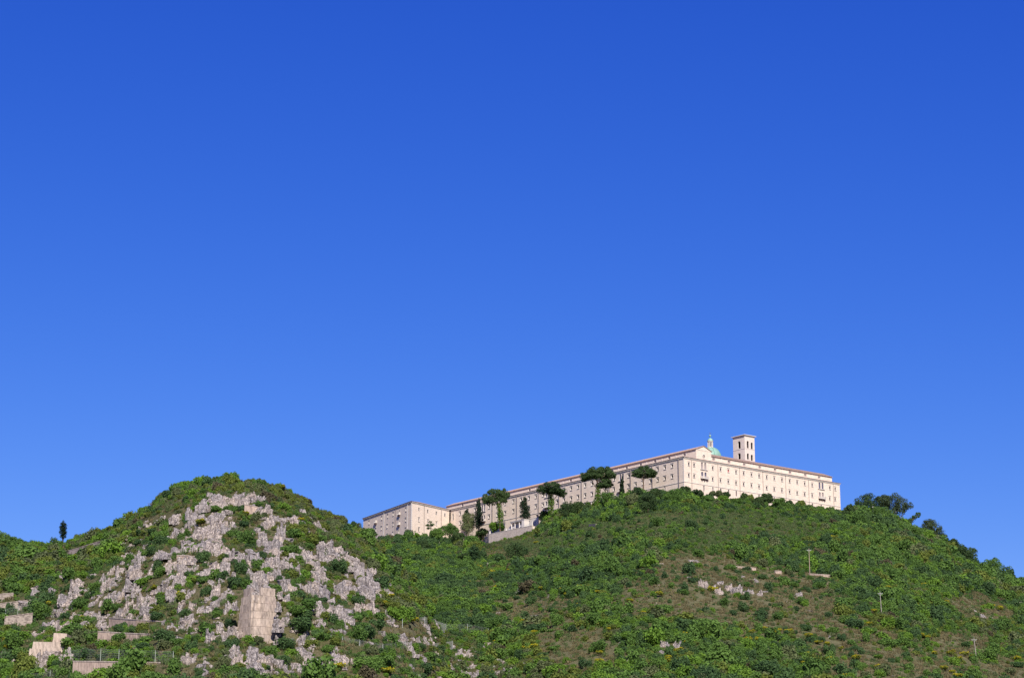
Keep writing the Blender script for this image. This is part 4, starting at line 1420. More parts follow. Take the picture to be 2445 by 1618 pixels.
for lst, cc, sc in ((ROCKS2, c2, 3.0267), (ROCKS1, c1, 3.028), (ROCKS8, c8, 3.95), (ROCKS7, c7, 3.751), (ROCKS6, c6, 3.0275)):
    for x, y, w, h in lst:
        px, py = cc(x, y)
        hp = h / sc
        p = hit(px, py + hp * 0.5)
        if p is None or (px < 900 and p.y > np.interp(p.x / p.y, CREST_NEAR[:, 0], CREST_NEAR[:, 1]) - 6):
            continue
        s = p.y / (FPX * _fw[1] * 0.985)
        wm, hm = w / sc * s * 1.2, hp * s * 1.06
        asp = hm / wm
        style = 'tall' if asp > 1.25 else 'broad' if asp < 0.72 and wm > 2.5 else 'boulder' if max(wm, hm) < 2.0 or rng.random() < 0.15 else 'blocky'
        me = OUT[style][rng.randrange(5)]
        o = link('rock_outcrop', me, None, (p.x, p.y + wm * 0.15, p.z - hm * 0.12), rng.uniform(-0.5, 0.5), (wm / 2 * rng.choice((-1, 1)), max(wm, hm * 0.6) / 2, hm / 2 * 1.05),
                 cat='rock', group='pale limestone outcrops on the hillside')
        look = {'tall': 'tall fissured', 'broad': 'wide ragged', 'blocky': 'blocky', 'boulder': 'small rounded'}[style]
        rock_items.append([o, look, 'limestone outcrop', px, py])
        ROCK_BOX.append((px, py, w / sc, hp))
single_out(rock_items)

# ------------------------------------------------------------------ where the walls on the slopes stand (pixel of the foot, height in pixels)
def W1(*pts):
    return [(*c1(x, y), h / 3.028) for x, y, h in pts]


def W2(*pts):
    return [(*c2(x, y), h / 3.0267) for x, y, h in pts]


def W7(*pts):
    return [(*c7(x, y), h / 3.751) for x, y, h in pts]


def W6(*pts):
    return [(*c6(x, y), h / 3.0275) for x, y, h in pts]


WALLS = [
    ('rubble_wall', W1((285, 728, 30), (420, 705, 34), (560, 672, 40), (700, 632, 44), (800, 605, 40)), 'dark_rubble', 'long dark rubble retaining wall slanting down below the lone cypress'),
    ('stone_wall', W1((-60, 1025, 50), (20, 1012, 50), (95, 992, 36)), 'rubble', 'short rough stone terrace wall at the left edge, highest of three'),
    ('stone_wall', W1((-60, 1085, 45), (110, 1066, 48), (218, 1055, 50)), 'rubble', 'rough stone terrace wall at the left edge, middle of three'),
    ('stone_wall', W1((30, 1195, 66), (140, 1190, 78), (232, 1185, 84)), 'rubble', 'rough stone terrace wall at the left edge, lowest of three'),
    ('concrete_wall', W1((785, 1195, 60), (980, 1200, 50), (1190, 1205, 42)), 'concrete_wall', 'upper pinkish concrete terrace wall under the columnar rocks of the left hill'),
    ('concrete_wall', W1((705, 1285, 52), (900, 1290, 44), (1138, 1290, 34)), 'concrete_wall', 'lower thin pinkish concrete terrace wall half hidden by shrubs'),
    ('concrete_wall', W1((525, 1497, 48), (850, 1501, 48), (1120, 1506, 48), (1300, 1530, 68), (1408, 1540, 74)), 'concrete_wall', 'long low concrete wall carrying a row of fence posts'),
    ('concrete_wall', W2((555, 375, 60), (610, 385, 60), (665, 380, 40)), 'concrete_wall', 'small concrete patch wall among the rocks below the hilltop'),
    ('concrete_wall', W2((65, 718, 34), (140, 722, 36), (215, 725, 30)), 'concrete_wall', 'narrow pale ledge wall in the middle of the rocky face'),
    ('low_wall', W7((588, 558, 12), (692, 556, 12)), 'concrete_wall', 'thin pale kerb wall alone on the scrub above the dry clearing'),
    ('low_wall', W7((1335, 582, 12), (1400, 586, 12), (1460, 596, 16), (1520, 604, 18)), 'concrete_wall', 'short pale wall at the top edge of the dry clearing'),
    ('low_wall', W7((1695, 642, 34), (1750, 640, 26)), 'concrete_wall', 'stubby pale wall piece between the clearing and the highest utility pole'),
    ('low_wall', W6((75, 826, 12), (170, 832, 12), (262, 838, 12)), 'concrete_wall', 'low pale wall at the foot of the highest utility pole'),
    ('low_wall', W6((1285, 868, 8), (1345, 866, 8)), 'concrete_wall', 'tiny pale wall in the scrub near the right edge'),
]


def off_rocks(px, py):
    """False where a bush would grow on an outcrop's face or right before it"""
    ok = np.ones(len(px), bool)
    for cx, cy, w, h in ROCK_BOX:
        ok &= ~((np.abs(px - cx) < 0.46 * w + 1) & (py > cy - 0.25 * h) & (py < cy + 0.5 * h + 5))
    return ok


def off_walls(px, py, below=7.0):
    """False where a plant would stand on a wall or right in front of its face"""
    ok = np.ones(len(px), bool)
    for _, pts, _, _ in WALLS:
        for (x0, y0, h0), (x1, y1, h1) in zip(pts[:-1], pts[1:]):
            t = (px - x0) / max(x1 - x0, 1e-6)
            foot, h = y0 + (y1 - y0) * t, h0 + (h1 - h0) * t
            ok &= ~((t > -0.02) & (t < 1.02) & (py > foot - h - 1) & (py < foot + below))
    return ok


# ------------------------------------------------------------------ scatter of the scrub nobody could count
def visible_grid():
    us = np.linspace(-0.32, 0.32, 321)
    ys = np.arange(370, 1260, 3.0)
    U, Y = np.meshgrid(us, ys)
    e = (terrain(U * Y, Y) - EYE.z) / Y
    return us, ys, np.maximum.accumulate(e, axis=0)


VU, VY, VE = visible_grid()


def seen(X, Y, Z, slack=0.05):
    u = X / Y
    i = np.clip(((u + 0.32) / 0.64 * 320).round().astype(int), 0, 320)
    j = np.clip(((Y - 370) / 3.0).astype(int) - 1, 0, len(VY) - 1)
    return (Z - EYE.z) / Y > VE[j, i] - slack


def scatter(n, seed, ymin=385, ymax=1215):
    r = np.random.RandomState(seed)
    Y = np.sqrt(r.uniform(ymin ** 2, ymax ** 2, n))
    X = r.uniform(-0.27, 0.27, n) * Y
    Z = terrain(X, Y)
    px, py = project(X, Y, Z)
    ok = seen(X, Y, Z) & (py < 1690) & (px > -150) & (px < 2600)
    return X[ok], Y[ok], Z[ok], px[ok], py[ok], r


def inside_building(X, Y):
    """keeps plants out of the abbey's footprint and its walls"""
    def loc(f, m):
        rx, ry = X - f.o.x, Y - f.o.y
        return rx * f.u.x + ry * f.u.y, rx * f.n.x + ry * f.n.y
    a, b = loc(FR, 0), loc(FL, 0)
    main = (a[1] > -1.5) & (b[1] > -1.5) & (a[0] < FR.L + 2)
    c, d = loc(FA_R, 0), loc(FA_L, 0)
    return main | ((c[1] > -1.5) & (d[1] > -1.5))


bm = FR  # the bastion is skipped by its own rectangle below


def near_bastion(px, py):
    return (px > 568) & (px < 652) & (py > 1415) & (py < 1530)


def low_zone(px, py):
    """the open grass just below the loggia terrace and the annex corner"""
    return (px > 1150) & (px < 1290) & (py > 1240) & (py < 1330)


def stuff_instances(name, meshes, X, Y, Z, scl, rot, idx, label):
    """one object whose geometry nodes put the meshes of a collection on its points"""
    pc = bpy.data.collections.new(name + '_pieces')
    for k, me in enumerate(meshes):
        pc.objects.link(bpy.data.objects.new('%s_piece_%02d' % (name, k), me))
    me = bpy.data.meshes.new(name)
    n = len(X)
    me.vertices.add(n)
    me.vertices.foreach_set('co', np.stack([X, Y, Z], 1).astype(np.float32).ravel())
    me.attributes.new('scl', 'FLOAT_VECTOR', 'POINT').data.foreach_set('vector', np.asarray(scl, np.float32).ravel())
    me.attributes.new('rot', 'FLOAT_VECTOR', 'POINT').data.foreach_set('vector', np.asarray(rot, np.float32).ravel())
    me.attributes.new('idx', 'INT', 'POINT').data.foreach_set('value', np.asarray(idx, np.int32))
    me.update()
    o = link(name, me, kind='stuff', label=label)
    ng = bpy.data.node_groups.new(name, 'GeometryNodeTree')
    ng.interface.new_socket('Geometry', in_out='INPUT', socket_type='NodeSocketGeometry')
    ng.interface.new_socket('Geometry', in_out='OUTPUT', socket_type='NodeSocketGeometry')
    gi, go = ng.nodes.new('NodeGroupInput'), ng.nodes.new('NodeGroupOutput')
    ci = ng.nodes.new('GeometryNodeCollectionInfo')
    ci.inputs['Collection'].default_value = pc
    ci.inputs['Separate Children'].default_value = True
    ci.inputs['Reset Children'].default_value = True
    ip = ng.nodes.new('GeometryNodeInstanceOnPoints')
    ip.inputs['Pick Instance'].default_value = True
    for nm, typ, sock in (('scl', 'FLOAT_VECTOR', 'Scale'), ('rot', 'FLOAT_VECTOR', 'Rotation'), ('idx', 'INT', 'Instance Index')):
        a = ng.nodes.new('GeometryNodeInputNamedAttribute')
        a.data_type = typ
        a.inputs['Name'].default_value = nm
        out = next(s for s in a.outputs if s.enabled and s.name == 'Attribute')
        ng.links.new(out, ip.inputs[sock])
    ng.links.new(gi.outputs[0], ip.inputs['Points'])
    ng.links.new(ci.outputs[0], ip.inputs['Instance'])
    ng.links.new(ip.outputs[0], go.inputs[0])
    md = o.modifiers.new('scatter', 'NODES')
    md.node_group = ng
    return o


X, Y, Z, px, py, r = scatter(102000, 1)
dry, rky = blob_mask(px, py, CLEARINGS), blob_mask(px, py, ROCKY)
mdw = blob_mask(px, py, MEADOWS)
patch = 0.5 + 0.5 * fbm(X, Y, 38, 3, 21)                 # thickets and gaps
dens = (0.55 + 0.65 * patch) * (1 - 0.86 * dry) * (1 + 0.12 * rky) * (1 - 0.8 * mdw)
keep = (r.uniform(size=len(X)) < dens) & ~inside_building(X, Y) & ~near_bastion(px, py) & off_walls(px, py) & off_rocks(px, py)
X, Y, Z, px, py, dry, rky, mdw = (a[keep] for a in (X, Y, Z, px, py, dry, rky, mdw))
n = len(X)
rad = np.exp(r.normal(0.30, 0.40, n) + 0.42 * fbm(X, Y, 26, 3, 91)) * (1 - 0.35 * dry) * (1 - 0.38 * rky) * (1 - 0.35 * mdw)
rad = np.clip(rad, 0.45, 3.9) * np.where(low_zone(px, py), 0.45, 1.0) * np.where((px < 880) & (py < 1330 - np.clip(px - 150, 0, 330) * 0.4), 0.7, 1.0) * np.where((px > 2030) & (py < px * 0.55 + 130), 1.35, 1.0)
zone = fbm(X, Y, 60, 3, 33) + 0.35 * r.normal(size=n)
zone += np.where((px > 1000) & (py < 1400), -0.05, 0)
idx = np.select([zone < -0.45, zone < -0.06, zone < 0.2, zone < 0.38], [r.choice([0, 1], n), r.choice([2, 3, 4, 5], n), r.choice([4, 5, 6, 7], n), r.choice([6, 7, 8, 9], n)], r.choice([8, 9, 10, 11], n))
sw = r.uniform(size=n)
idx = np.where(sw < 0.08, r.choice([0, 1], n), idx)
idx = np.where(sw > 0.983, r.choice([12, 13], n), idx)
scl = np.stack([rad * r.uniform(0.85, 1.2, n), rad * r.uniform(0.85, 1.2, n), rad * r.uniform(0.7, 1.35, n)], 1)
rot = np.stack([r.normal(0, 0.08, n), r.normal(0, 0.08, n), r.uniform(0, 6.28, n)], 1)
stuff_instances('undergrowth', BUSH_SMALL, X, Y, Z - 0.15 * rad, scl, rot, idx, 'dense low green scrub covering both hillsides')
print('scrub', n)

X, Y, Z, px, py, r = scatter(120000, 2)
dry, rky, mdw = blob_mask(px, py, CLEARINGS), blob_mask(px, py, ROCKY), blob_mask(px, py, MEADOWS)
keep = (r.uniform(size=len(X)) < np.clip(0.12 + 0.8 * np.maximum(np.maximum(dry, 0.8 * rky), mdw), 0, 1)) & ~inside_building(X, Y) & ~near_bastion(px, py)
X, Y, Z, dry, mdw = (a[keep] for a in (X, Y, Z, dry, mdw))
n = len(X)
rad = r.uniform(0.45, 1.0, n)
tufts = [tuft_mesh(1, 'grass_dry'), tuft_mesh(2, 'grass_dry'), tuft_mesh(3, 'grass_green'), tuft_mesh(4, 'grass_green')]
green = r.uniform(size=n) < np.where(dry > 0.3, 0.30, 0.62) + 0.5 * mdw
stuff_instances('grass', tufts, X, Y, Z, np.stack([rad, rad, rad * r.uniform(0.6, 1.2, n)], 1), np.stack([r.normal(0, 0.1, n), r.normal(0, 0.1, n), r.uniform(0, 6.28, n)], 1),
                np.where(green, r.choice([2, 3], n), r.choice([0, 1], n)), 'rough dry and green grass in the clearings and between the rocks')

X, Y, Z, px, py, r = scatter(34000, 3)
rky, dry = blob_mask(px, py, ROCKY), blob_mask(px, py, CLEARINGS)
pt = 0.5 + 0.5 * fbm(X, Y, 14, 3, 77)
keep = (r.uniform(size=len(X)) < np.clip((pt - 0.42) * 2.4, 0, 1) * np.maximum(rky * 0.85, dry * 0.05)) & (Y < np.interp(X / Y, CREST_NEAR[:, 0], CREST_NEAR[:, 1]) - 40 + 400 * (px > 900)) & ~inside_building(X, Y) & ~near_bastion(px, py)
X, Y, Z = X[keep], Y[keep], Z[keep]
n = len(X)
rad = np.clip(np.exp(r.normal(-0.6, 0.55, n)), 0.2, 1.8)
stuff_instances('stone_rubble', PEBBLE, X, Y, Z - 0.2 * rad, np.stack([rad * r.uniform(0.8, 1.4, n), rad, rad * r.uniform(0.8, 1.6, n)], 1), np.stack([r.normal(0, 0.2, n), r.normal(0, 0.2, n), r.uniform(0, 6.28, n)], 1),
                r.choice(4, n), 'loose pale limestone rubble between the outcrops of the rocky hill')
print('rubble', n)

LEDGE = [OUT['broad'][k] for k in range(5)] + [OUT['blocky'][k] for k in range(5)] + [OUT['boulder'][k] for k in range(2)]
r = np.random.RandomState(12)
lx, ly, lw = [], [], []
for o, look, noun, px_, py_ in rock_items:
    w_, h_ = abs(o.scale.x) * 2, o.scale.z * 2
    on_hill = px_ < 960 and py_ < 1560
    for _ in range(int((3.4 if on_hill else 3) * r.uniform(0.6, 1.4))):
        a_ = r.uniform(0, 6.28)
        q = r.uniform(0.35, 1.15)
        lx.append(o.location.x + math.cos(a_) * w_ * q * 0.9)
        ly.append(o.location.y + math.sin(a_) * w_ * q * 1.1 + r.uniform(-0.6, 1.0) * h_ * 0.6)
        lw.append(r.uniform(0.22, 0.55) * min(max(w_, h_), 6.0))
lx, ly, lw = np.array(lx), np.array(ly), np.array(lw)
lz = terrain(lx, ly)
px, py = project(lx, ly, lz)
keep = ~near_bastion(px, py) & off_walls(px, py, 3.0) & (ly < np.interp(lx / ly, CREST_NEAR[:, 0], CREST_NEAR[:, 1]) - 9)
lx, ly, lz, lw = lx[keep], ly[keep], lz[keep], lw[keep]
n = len(lx)
stuff_instances('rock_ledges', LEDGE, lx, ly, lz - 0.12 * lw, np.stack([lw * r.uniform(0.6, 1.1, n), lw * r.uniform(0.6, 1.0, n), lw * r.uniform(0.35, 0.75, n)], 1), np.stack([r.normal(0, 0.06, n), r.normal(0, 0.06, n), r.uniform(-0.6, 0.6, n)], 1),
                r.choice(len(LEDGE), n), 'half buried pale limestone ledges linking the outcrops')
print('ledges', n)

# ------------------------------------------------------------------ shrubs one can pick out
SHRUBS2 = [(145,425,80,'d'),(560,440,100,'d'),(645,390,55,'b'),(480,520,100,'m'),(570,555,130,'m'),(640,565,90,'m'),(905,510,120,'m'),(870,620,130,'m'),(940,640,110,'m'),(1020,600,90,'m'),(1110,545,110,'m'),(265,690,110,'d'),(420,690,55,'d'),(525,770,110,'d'),(500,850,150,'d'),(590,855,80,'d'),
(150,805,80,'d'),(250,845,80,'m'),(290,940,90,'d'),(675,478,50,'d'),(1240,755,130,'d'),(1380,1000,110,'d'),(1290,1020,50,'d'),(1170,920,60,'m'),(930,1050,150,'m'),(1000,1090,150,'d'),(970,1170,170,'d'),(785,1090,90,'d'),(470,1150,100,'d'),(130,1085,90,'d'),(360,1095,80,'m'),
(40,1265,100,'d'),(120,1295,100,'m'),(210,1265,80,'d'),(470,1325,120,'d'),(315,1355,60,'d'),(405,1455,110,'g'),(235,1520,80,'d'),(580,1530,120,'d'),(660,1290,80,'g'),(850,1290,140,'d'),(760,1370,110,'m'),(830,1415,120,'d'),(1385,1240,150,'m'),(1490,1150,160,'d'),(1120,1235,110,'m'),(1620,1265,100,'m'),
(1440,1430,170,'m'),(1570,1420,180,'m'),(1140,1485,120,'d'),(610,925,50,'g'),(800,615,30,'d'),(660,295,80,'m'),(440,340,90,'m'),(350,335,80,'m'),(820,965,60,'d'),(1160,1345,100,'m'),(1700,1110,160,'b'),(1640,1060,110,'o'),(720,1480,80,'d'),(550,340,70,'d')]
SHRUBS1 = [(690,905,100,'m'),(580,1005,140,'m'),(1100,645,90,'d'),(1160,785,100,'m'),(1030,855,120,'b'),(850,1045,80,'m'),(770,1075,80,'m'),(1140,1105,110,'d'),(590,915,60,'d'),(685,1155,60,'d'),(300,1085,160,'m'),(560,1205,180,'m'),(510,1295,130,'m'),(650,1235,140,'m'),(860,1205,90,'d'),(980,1205,100,'d'),
(860,1265,110,'m'),(1120,1205,90,'m'),(1180,1265,130,'d'),(640,1375,120,'d'),(870,1375,110,'b'),(1040,1325,130,'d'),(730,1400,90,'d'),(410,1455,90,'d'),(510,1495,90,'m'),(340,1345,60,'d'),(1170,575,110,'d'),(90,1295,160,'m'),(150,1245,120,'d'),(30,1310,110,'m'),(600,820,90,'b'),(570,790,60,'o'),(1020,500,80,'d'),(1110,490,80,'d'),
(870,440,90,'d'),(920,400,80,'m'),(1050,320,90,'d'),(1210,240,100,'d'),(1340,130,90,'d'),(480,690,90,'d'),(420,740,80,'d'),(700,660,80,'m'),(80,560,130,'m'),(30,560,110,'m'),(340,545,70,'d'),(270,560,80,'m'),(180,590,90,'m'),(560,1560,150,'m'),(700,1545,140,'m'),(860,1540,190,'m'),(960,1570,150,'d'),(1090,1550,170,'m'),(1175,1550,160,'m'),(1235,1585,120,'d'),(470,1545,130,'m'),(330,1575,140,'m'),(1440,1560,110,'d'),(780,1580,140,'b'),(200,1540,150,'m'),(60,1480,150,'m'),(100,1560,130,'d')]
SHRUBS8 = [(120,1000,200,'d'),(330,830,180,'b'),(480,830,180,'m'),(1220,800,150,'b'),(1420,760,140,'m'),(1300,930,180,'m'),(1700,960,180,'d'),(1890,900,150,'m'),(2040,980,110,'d'),(2250,900,170,'m'),(1660,720,110,'d'),(1880,1150,130,'m'),(1400,1200,180,'m'),(1230,1250,160,'m'),(780,1160,140,'d'),(600,1150,100,'d'),(300,1230,160,'b'),(150,1320,200,'m'),(660,1340,160,'d'),(800,1390,150,'b'),
(2150,1310,130,'d'),(1830,1320,90,'m'),(2050,1410,150,'m'),(1850,1420,110,'m'),(2290,1150,180,'m'),(1640,1080,150,'o'),(1530,1030,130,'g'),(1000,880,160,'m'),(860,850,140,'d'),(2180,480,220,'d'),(2000,600,150,'m'),(1530,250,200,'d'),(1120,310,140,'d'),(830,640,170,'m'),(640,660,170,'b'),(520,450,180,'m'),(300,400,180,'m'),(700,330,160,'m'),(900,430,150,'b'),(1750,330,150,'m'),(1900,260,140,'d'),(2250,320,150,'m'),(1600,850,90,'d'),(370,200,120,'m'),(620,180,150,'d')]
SHRUBS7 = [(930,190,120,'d'),(600,690,120,'m'),(270,780,130,'d'),(700,650,90,'d'),(950,680,90,'d'),(1290,560,120,'m'),(1430,580,90,'d'),(1560,530,130,'g'),(1850,720,90,'m'),(1700,720,110,'m'),(1580,650,90,'d'),(1920,860,80,'m'),(1550,970,140,'d'),(1310,980,80,'d'),(1240,880,100,'m'),(1720,1010,110,'m'),(1950,1090,90,'d'),(1400,920,120,'d'),(940,1100,170,'d'),(690,930,180,'m'),(870,790,90,'m'),(760,730,80,'m'),
(390,1170,140,'b'),(540,1180,120,'m'),(530,1270,140,'m'),(150,1050,150,'b'),(250,920,150,'m'),(650,1420,160,'m'),(160,1470,170,'b'),(1600,1470,230,'d'),(1180,1280,160,'m'),(1400,1310,150,'m'),(1060,1060,130,'m'),(1720,1190,110,'d'),(1840,1290,130,'d'),(320,230,100,'d'),(1480,290,120,'m'),(640,170,120,'m'),(1000,440,120,'m'),(640,490,110,'g'),(1810,610,100,'g'),(1300,350,110,'m'),(1080,170,70,'d')]
SHRUBS6 = [(165,880,110,'m'),(245,940,90,'g'),(45,1000,90,'m'),(70,1190,90,'d'),(185,1275,70,'d'),(330,1270,70,'d'),(430,1340,80,'d'),(260,1210,100,'m'),(240,1360,110,'d'),(430,1160,120,'d'),(380,1130,130,'m'),(820,1130,130,'m'),(930,1180,140,'d'),(1130,890,140,'m'),(880,780,150,'d'),(730,790,130,'m'),(1050,840,120,'m'),(1240,780,120,'d'),(1430,760,130,'m'),(1380,920,130,'d'),(1520,960,140,'m'),(1220,1310,100,'d'),(1380,1400,150,'m'),(1400,1430,90,'b'),(1600,1450,110,'d'),(1530,1500,90,'g'),(630,1500,120,'g'),(590,1400,70,'b'),
(360,1000,110,'m'),(560,870,130,'d'),(660,1030,140,'m'),(980,1000,140,'m'),(300,810,130,'m'),(420,860,120,'d'),(1480,1180,140,'m'),(1440,950,70,'b'),(1620,900,110,'m'),(1100,1050,130,'m'),(1280,1200,110,'m'),(660,1290,140,'m'),(740,1180,120,'m'),(1160,1100,80,'d'),(1230,1070,80,'g'),(520,1200,110,'m'),(60,740,140,'m'),(200,700,130,'d'),(310,620,140,'m'),(560,560,150,'m'),(700,500,130,'d'),(760,620,150,'m'),(980,620,120,'b'),(1020,680,130,'m')]
KIND = {'d': 'dark', 'm': 'mid', 'b': 'bright', 'o': 'olive', 'g': 'grey'}
LOOK = {'dark': 'dark green', 'mid': 'green', 'bright': 'bright green', 'olive': 'yellowish green', 'grey': 'grey-green'}
shrub_items = []
for lst, cc, sc in ((SHRUBS2, c2, 3.0267), (SHRUBS1, c1, 3.028), (SHRUBS8, c8, 3.95), (SHRUBS7, c7, 3.751), (SHRUBS6, c6, 3.0275)):
    for x, y, w, kd in lst:
        px, py = cc(x, y)
        wp = w / sc
        p = hit(px, py + wp * 0.36)
        if p is None or bool(inside_building(np.array([p.x]), np.array([p.y]))[0]):
            continue
        s = p.y / (FPX * _fw[1] * 0.985)
        rad = wp * s * 0.52
        k = KIND[kd]
        var = rng.randrange(4)
        o = link('shrub', BUSH[k][var], None, (p.x, p.y - 0.35 * rad, p.z - 0.02 * rad), rng.uniform(0, 6.28), (rad * rng.uniform(0.9, 1.15), rad * rng.uniform(0.9, 1.15), rad * rng.uniform(0.85, 1.15)),
                 cat='shrub', group='large shrubs on the hillside')
        shrub_items.append([o, LOOK[k], 'shrub', px, py])
single_out(shrub_items)
print('shrubs', len(shrub_items), 'rocks', len(rock_items))

BROOMS = [c8(*p) for p in ((330,700),(260,770),(660,770),(300,1415),(860,1370),(700,1385),(1460,460),(1640,505),(1470,525),(1290,480),(1160,430),(1110,470),(1070,648),(1320,615),(1750,620),(2115,610),(1950,645),(1985,680),(2295,650),(1930,510),(2080,785),(1590,950),(1690,1170),(1615,1195),(1720,1210),(1340,1130),(1140,940),(950,935),(530,930),(430,690),(490,740),(490,260),(1700,180),(1680,1040))]
BROOMS += [c7(*p) for p in ((1130,790),(110,805),(510,995),(390,890),(660,830),(170,1015),(200,1140),(700,1160),(1590,1150),(1710,1165),(1680,1175),(1480,1170),(1540,1250),(1820,1160),(890,1265),(860,1195),(120,1350),(720,1445),(885,1435),(1020,1495),(120,1440),(1440,1250),(1980,1365),(820,1350),(740,1400),(1750,1390))]
BROOMS += [c6(*p) for p in ((270,565),(1020,845),(920,910),(665,935),(570,1095),(525,1185),(325,1365),(230,1330),(100,1280),(165,1320),(210,1445),(240,1450),(1005,1400),(910,1270),(950,1280),(870,1055),(1090,1040),(1120,1405),(1180,1440),(1220,1405),(1280,1435),(1610,1440),(1075,1510),(595,1505),(1130,1530),(1170,1560),(370,1560),(1560,1360),(1400,1060),(1480,1080),(440,1440),(90,1480))]
BROOMS += [c2(*p) for p in ((235,460),(565,390),(80,980),(540,888),(1610,990),(1560,1045),(1590,1540),(1240,1505),(830,205),(755,135),(960,440))]
BROOMS += [c1(*p) for p in ((1450,460),(1290,970),(590,1145),(920,1380),(550,710),(740,490),(350,1040),(120,1530),(40,1355),(770,1555),(1110,930),(60,1320))]
items = []
for px, py in BROOMS:
    p = hit(px, py + 3)
    if p is None:
        continue
    v = rng.randrange(3)
    rad = rng.uniform(1.0, 1.65) * (p.y / 640) ** 0.5
    sc3 = (rad * rng.uniform(1.0, 1.4), rad, rad * rng.uniform(0.75, 1.0))
    o = link('broom_bush', BROOM[v], None, (p.x, p.y, p.z + 0.5 * rad), rng.uniform(0, 6.28), sc3, cat='shrub', group='yellow flowering broom bushes on the hillside')
    link('flowers', BROOM_FL[v], o, kind='stuff')
    items.append([o, 'yellow flowering', 'broom bush', px, py])
single_out(items)

# ------------------------------------------------------------------ walls, bastion, buttress on the slopes
M['coping'] = concrete_mat('wall_coping', (0.38, 0.32, 0.27))


def slope_wall(name, pts, mat, label, thick=0.8, cap=True, group=None):
    """a retaining wall along the slope: pts are (px, py of its foot, height in px)"""
    ps = []
    raw = [hit(px, py) for px, py, h in pts]
    ym = sum(p.y for p in raw) / len(raw)
    for p, (px, py, h) in zip(raw, pts):
        Y = 0.5 * p.y + 0.5 * ym
        ps.append((at_depth(px, py, Y), at_depth(px, py - h, Y).z))
    o0 = ps[0][0].copy()
    root = link(name, None, loc=o0, label=label, cat='wall', group=group, kind='thing')
    body, top = MB(), MB()
    for (p, zp), (q, zq) in zip(ps[:-1], ps[1:]):
        d = Vector((q.x - p.x, q.y - p.y, 0)).normalized()
        n = Vector((-d.y, d.x, 0))
        if n.y < 0:
            n = -n
        for mb, lo, hi, f, bk in ((body, -2.5, 0.0, 0.0, thick), (top, 0.0, 0.22, -0.08, thick + 0.05)):
            if mb is top and not cap:
                continue
            a0, b0, a1, b1 = p + n * f, q + n * f, p + n * bk, q + n * bk
            za, zb = (min(p.z, zp) + lo, min(q.z, zq) + lo) if mb is body else (zp, zq)
            ta, tb = (zp, zq) if mb is body else (zp + hi, zq + hi)
            V = [Vector((w.x, w.y, z)) - o0 for w, z in ((a0, za), (b0, zb), (b1, zb), (a1, za), (a0, ta), (b0, tb), (b1, tb), (a1, ta))]
            for qd in ((4, 5, 6, 7), (0, 1, 5, 4), (1, 2, 6, 5), (2, 3, 7, 6), (3, 0, 4, 7)):
                mb.poly([V[i] for i in qd])
    link('wall_body', body.mesh('wall_body', M[mat]), root)
    if cap:
        link('coping', top.mesh('coping', M['coping' if mat == 'concrete_wall' else mat]), root)
    return root


for w_ in WALLS:
    slope_wall(*w_)
slope_wall('ruined_wall', [(*c4(x, y), h / 5.5116) for x, y, h in ((858, 1095, 48), (950, 1092, 44))], 'rubble', 'dark ruined stone wall stump on the slope below the umbrella pines', cap=False)


def face_panels(root, p, q, rows, cols, mat, n_in, name='concrete_panel', lap=0.22, rnd=random.Random(3)):
    """a wall between the plan points p and q made of separate cast panels; rows: levels from bottom to top; each row steps back a little"""
    d = Vector((q.x - p.x, q.y - p.y, 0)); L = d.length; d.normalize()
    n = Vector((-d.y, d.x, 0))
    if n.dot(n_in) < 0:
        n = -n
    for k, (z0, z1) in enumerate(zip(rows[:-1], rows[1:])):
        back = n * (k * lap)
        for c in range(cols):
            x0, x1 = L * c / cols, L * (c + 1) / cols
            pr = rnd.uniform(0, 0.05)
            a, b = p + d * (x0 + 0.008) + back - n * pr, p + d * (x1 - 0.008) + back - n * pr
            mb = MB()
            V = [Vector((w.x, w.y, z)) for z in (z0 + 0.015, z1 - 0.06) for w in (a, b, b + n * 0.6, a + n * 0.6)]
            o = (V[0] + V[1]) / 2
            for qd in ((0, 1, 5, 4), (1, 2, 6, 5), (2, 3, 7, 6), (3, 0, 4, 7), (4, 5, 6, 7), (3, 2, 1, 0)):
                mb.poly([V[i] - o for i in qd])
            link(name, mb.mesh(name, mat), root, o - root.location)


def cb(x, y):
    return 540 + x / 8.714, 1380 + y / 8.714


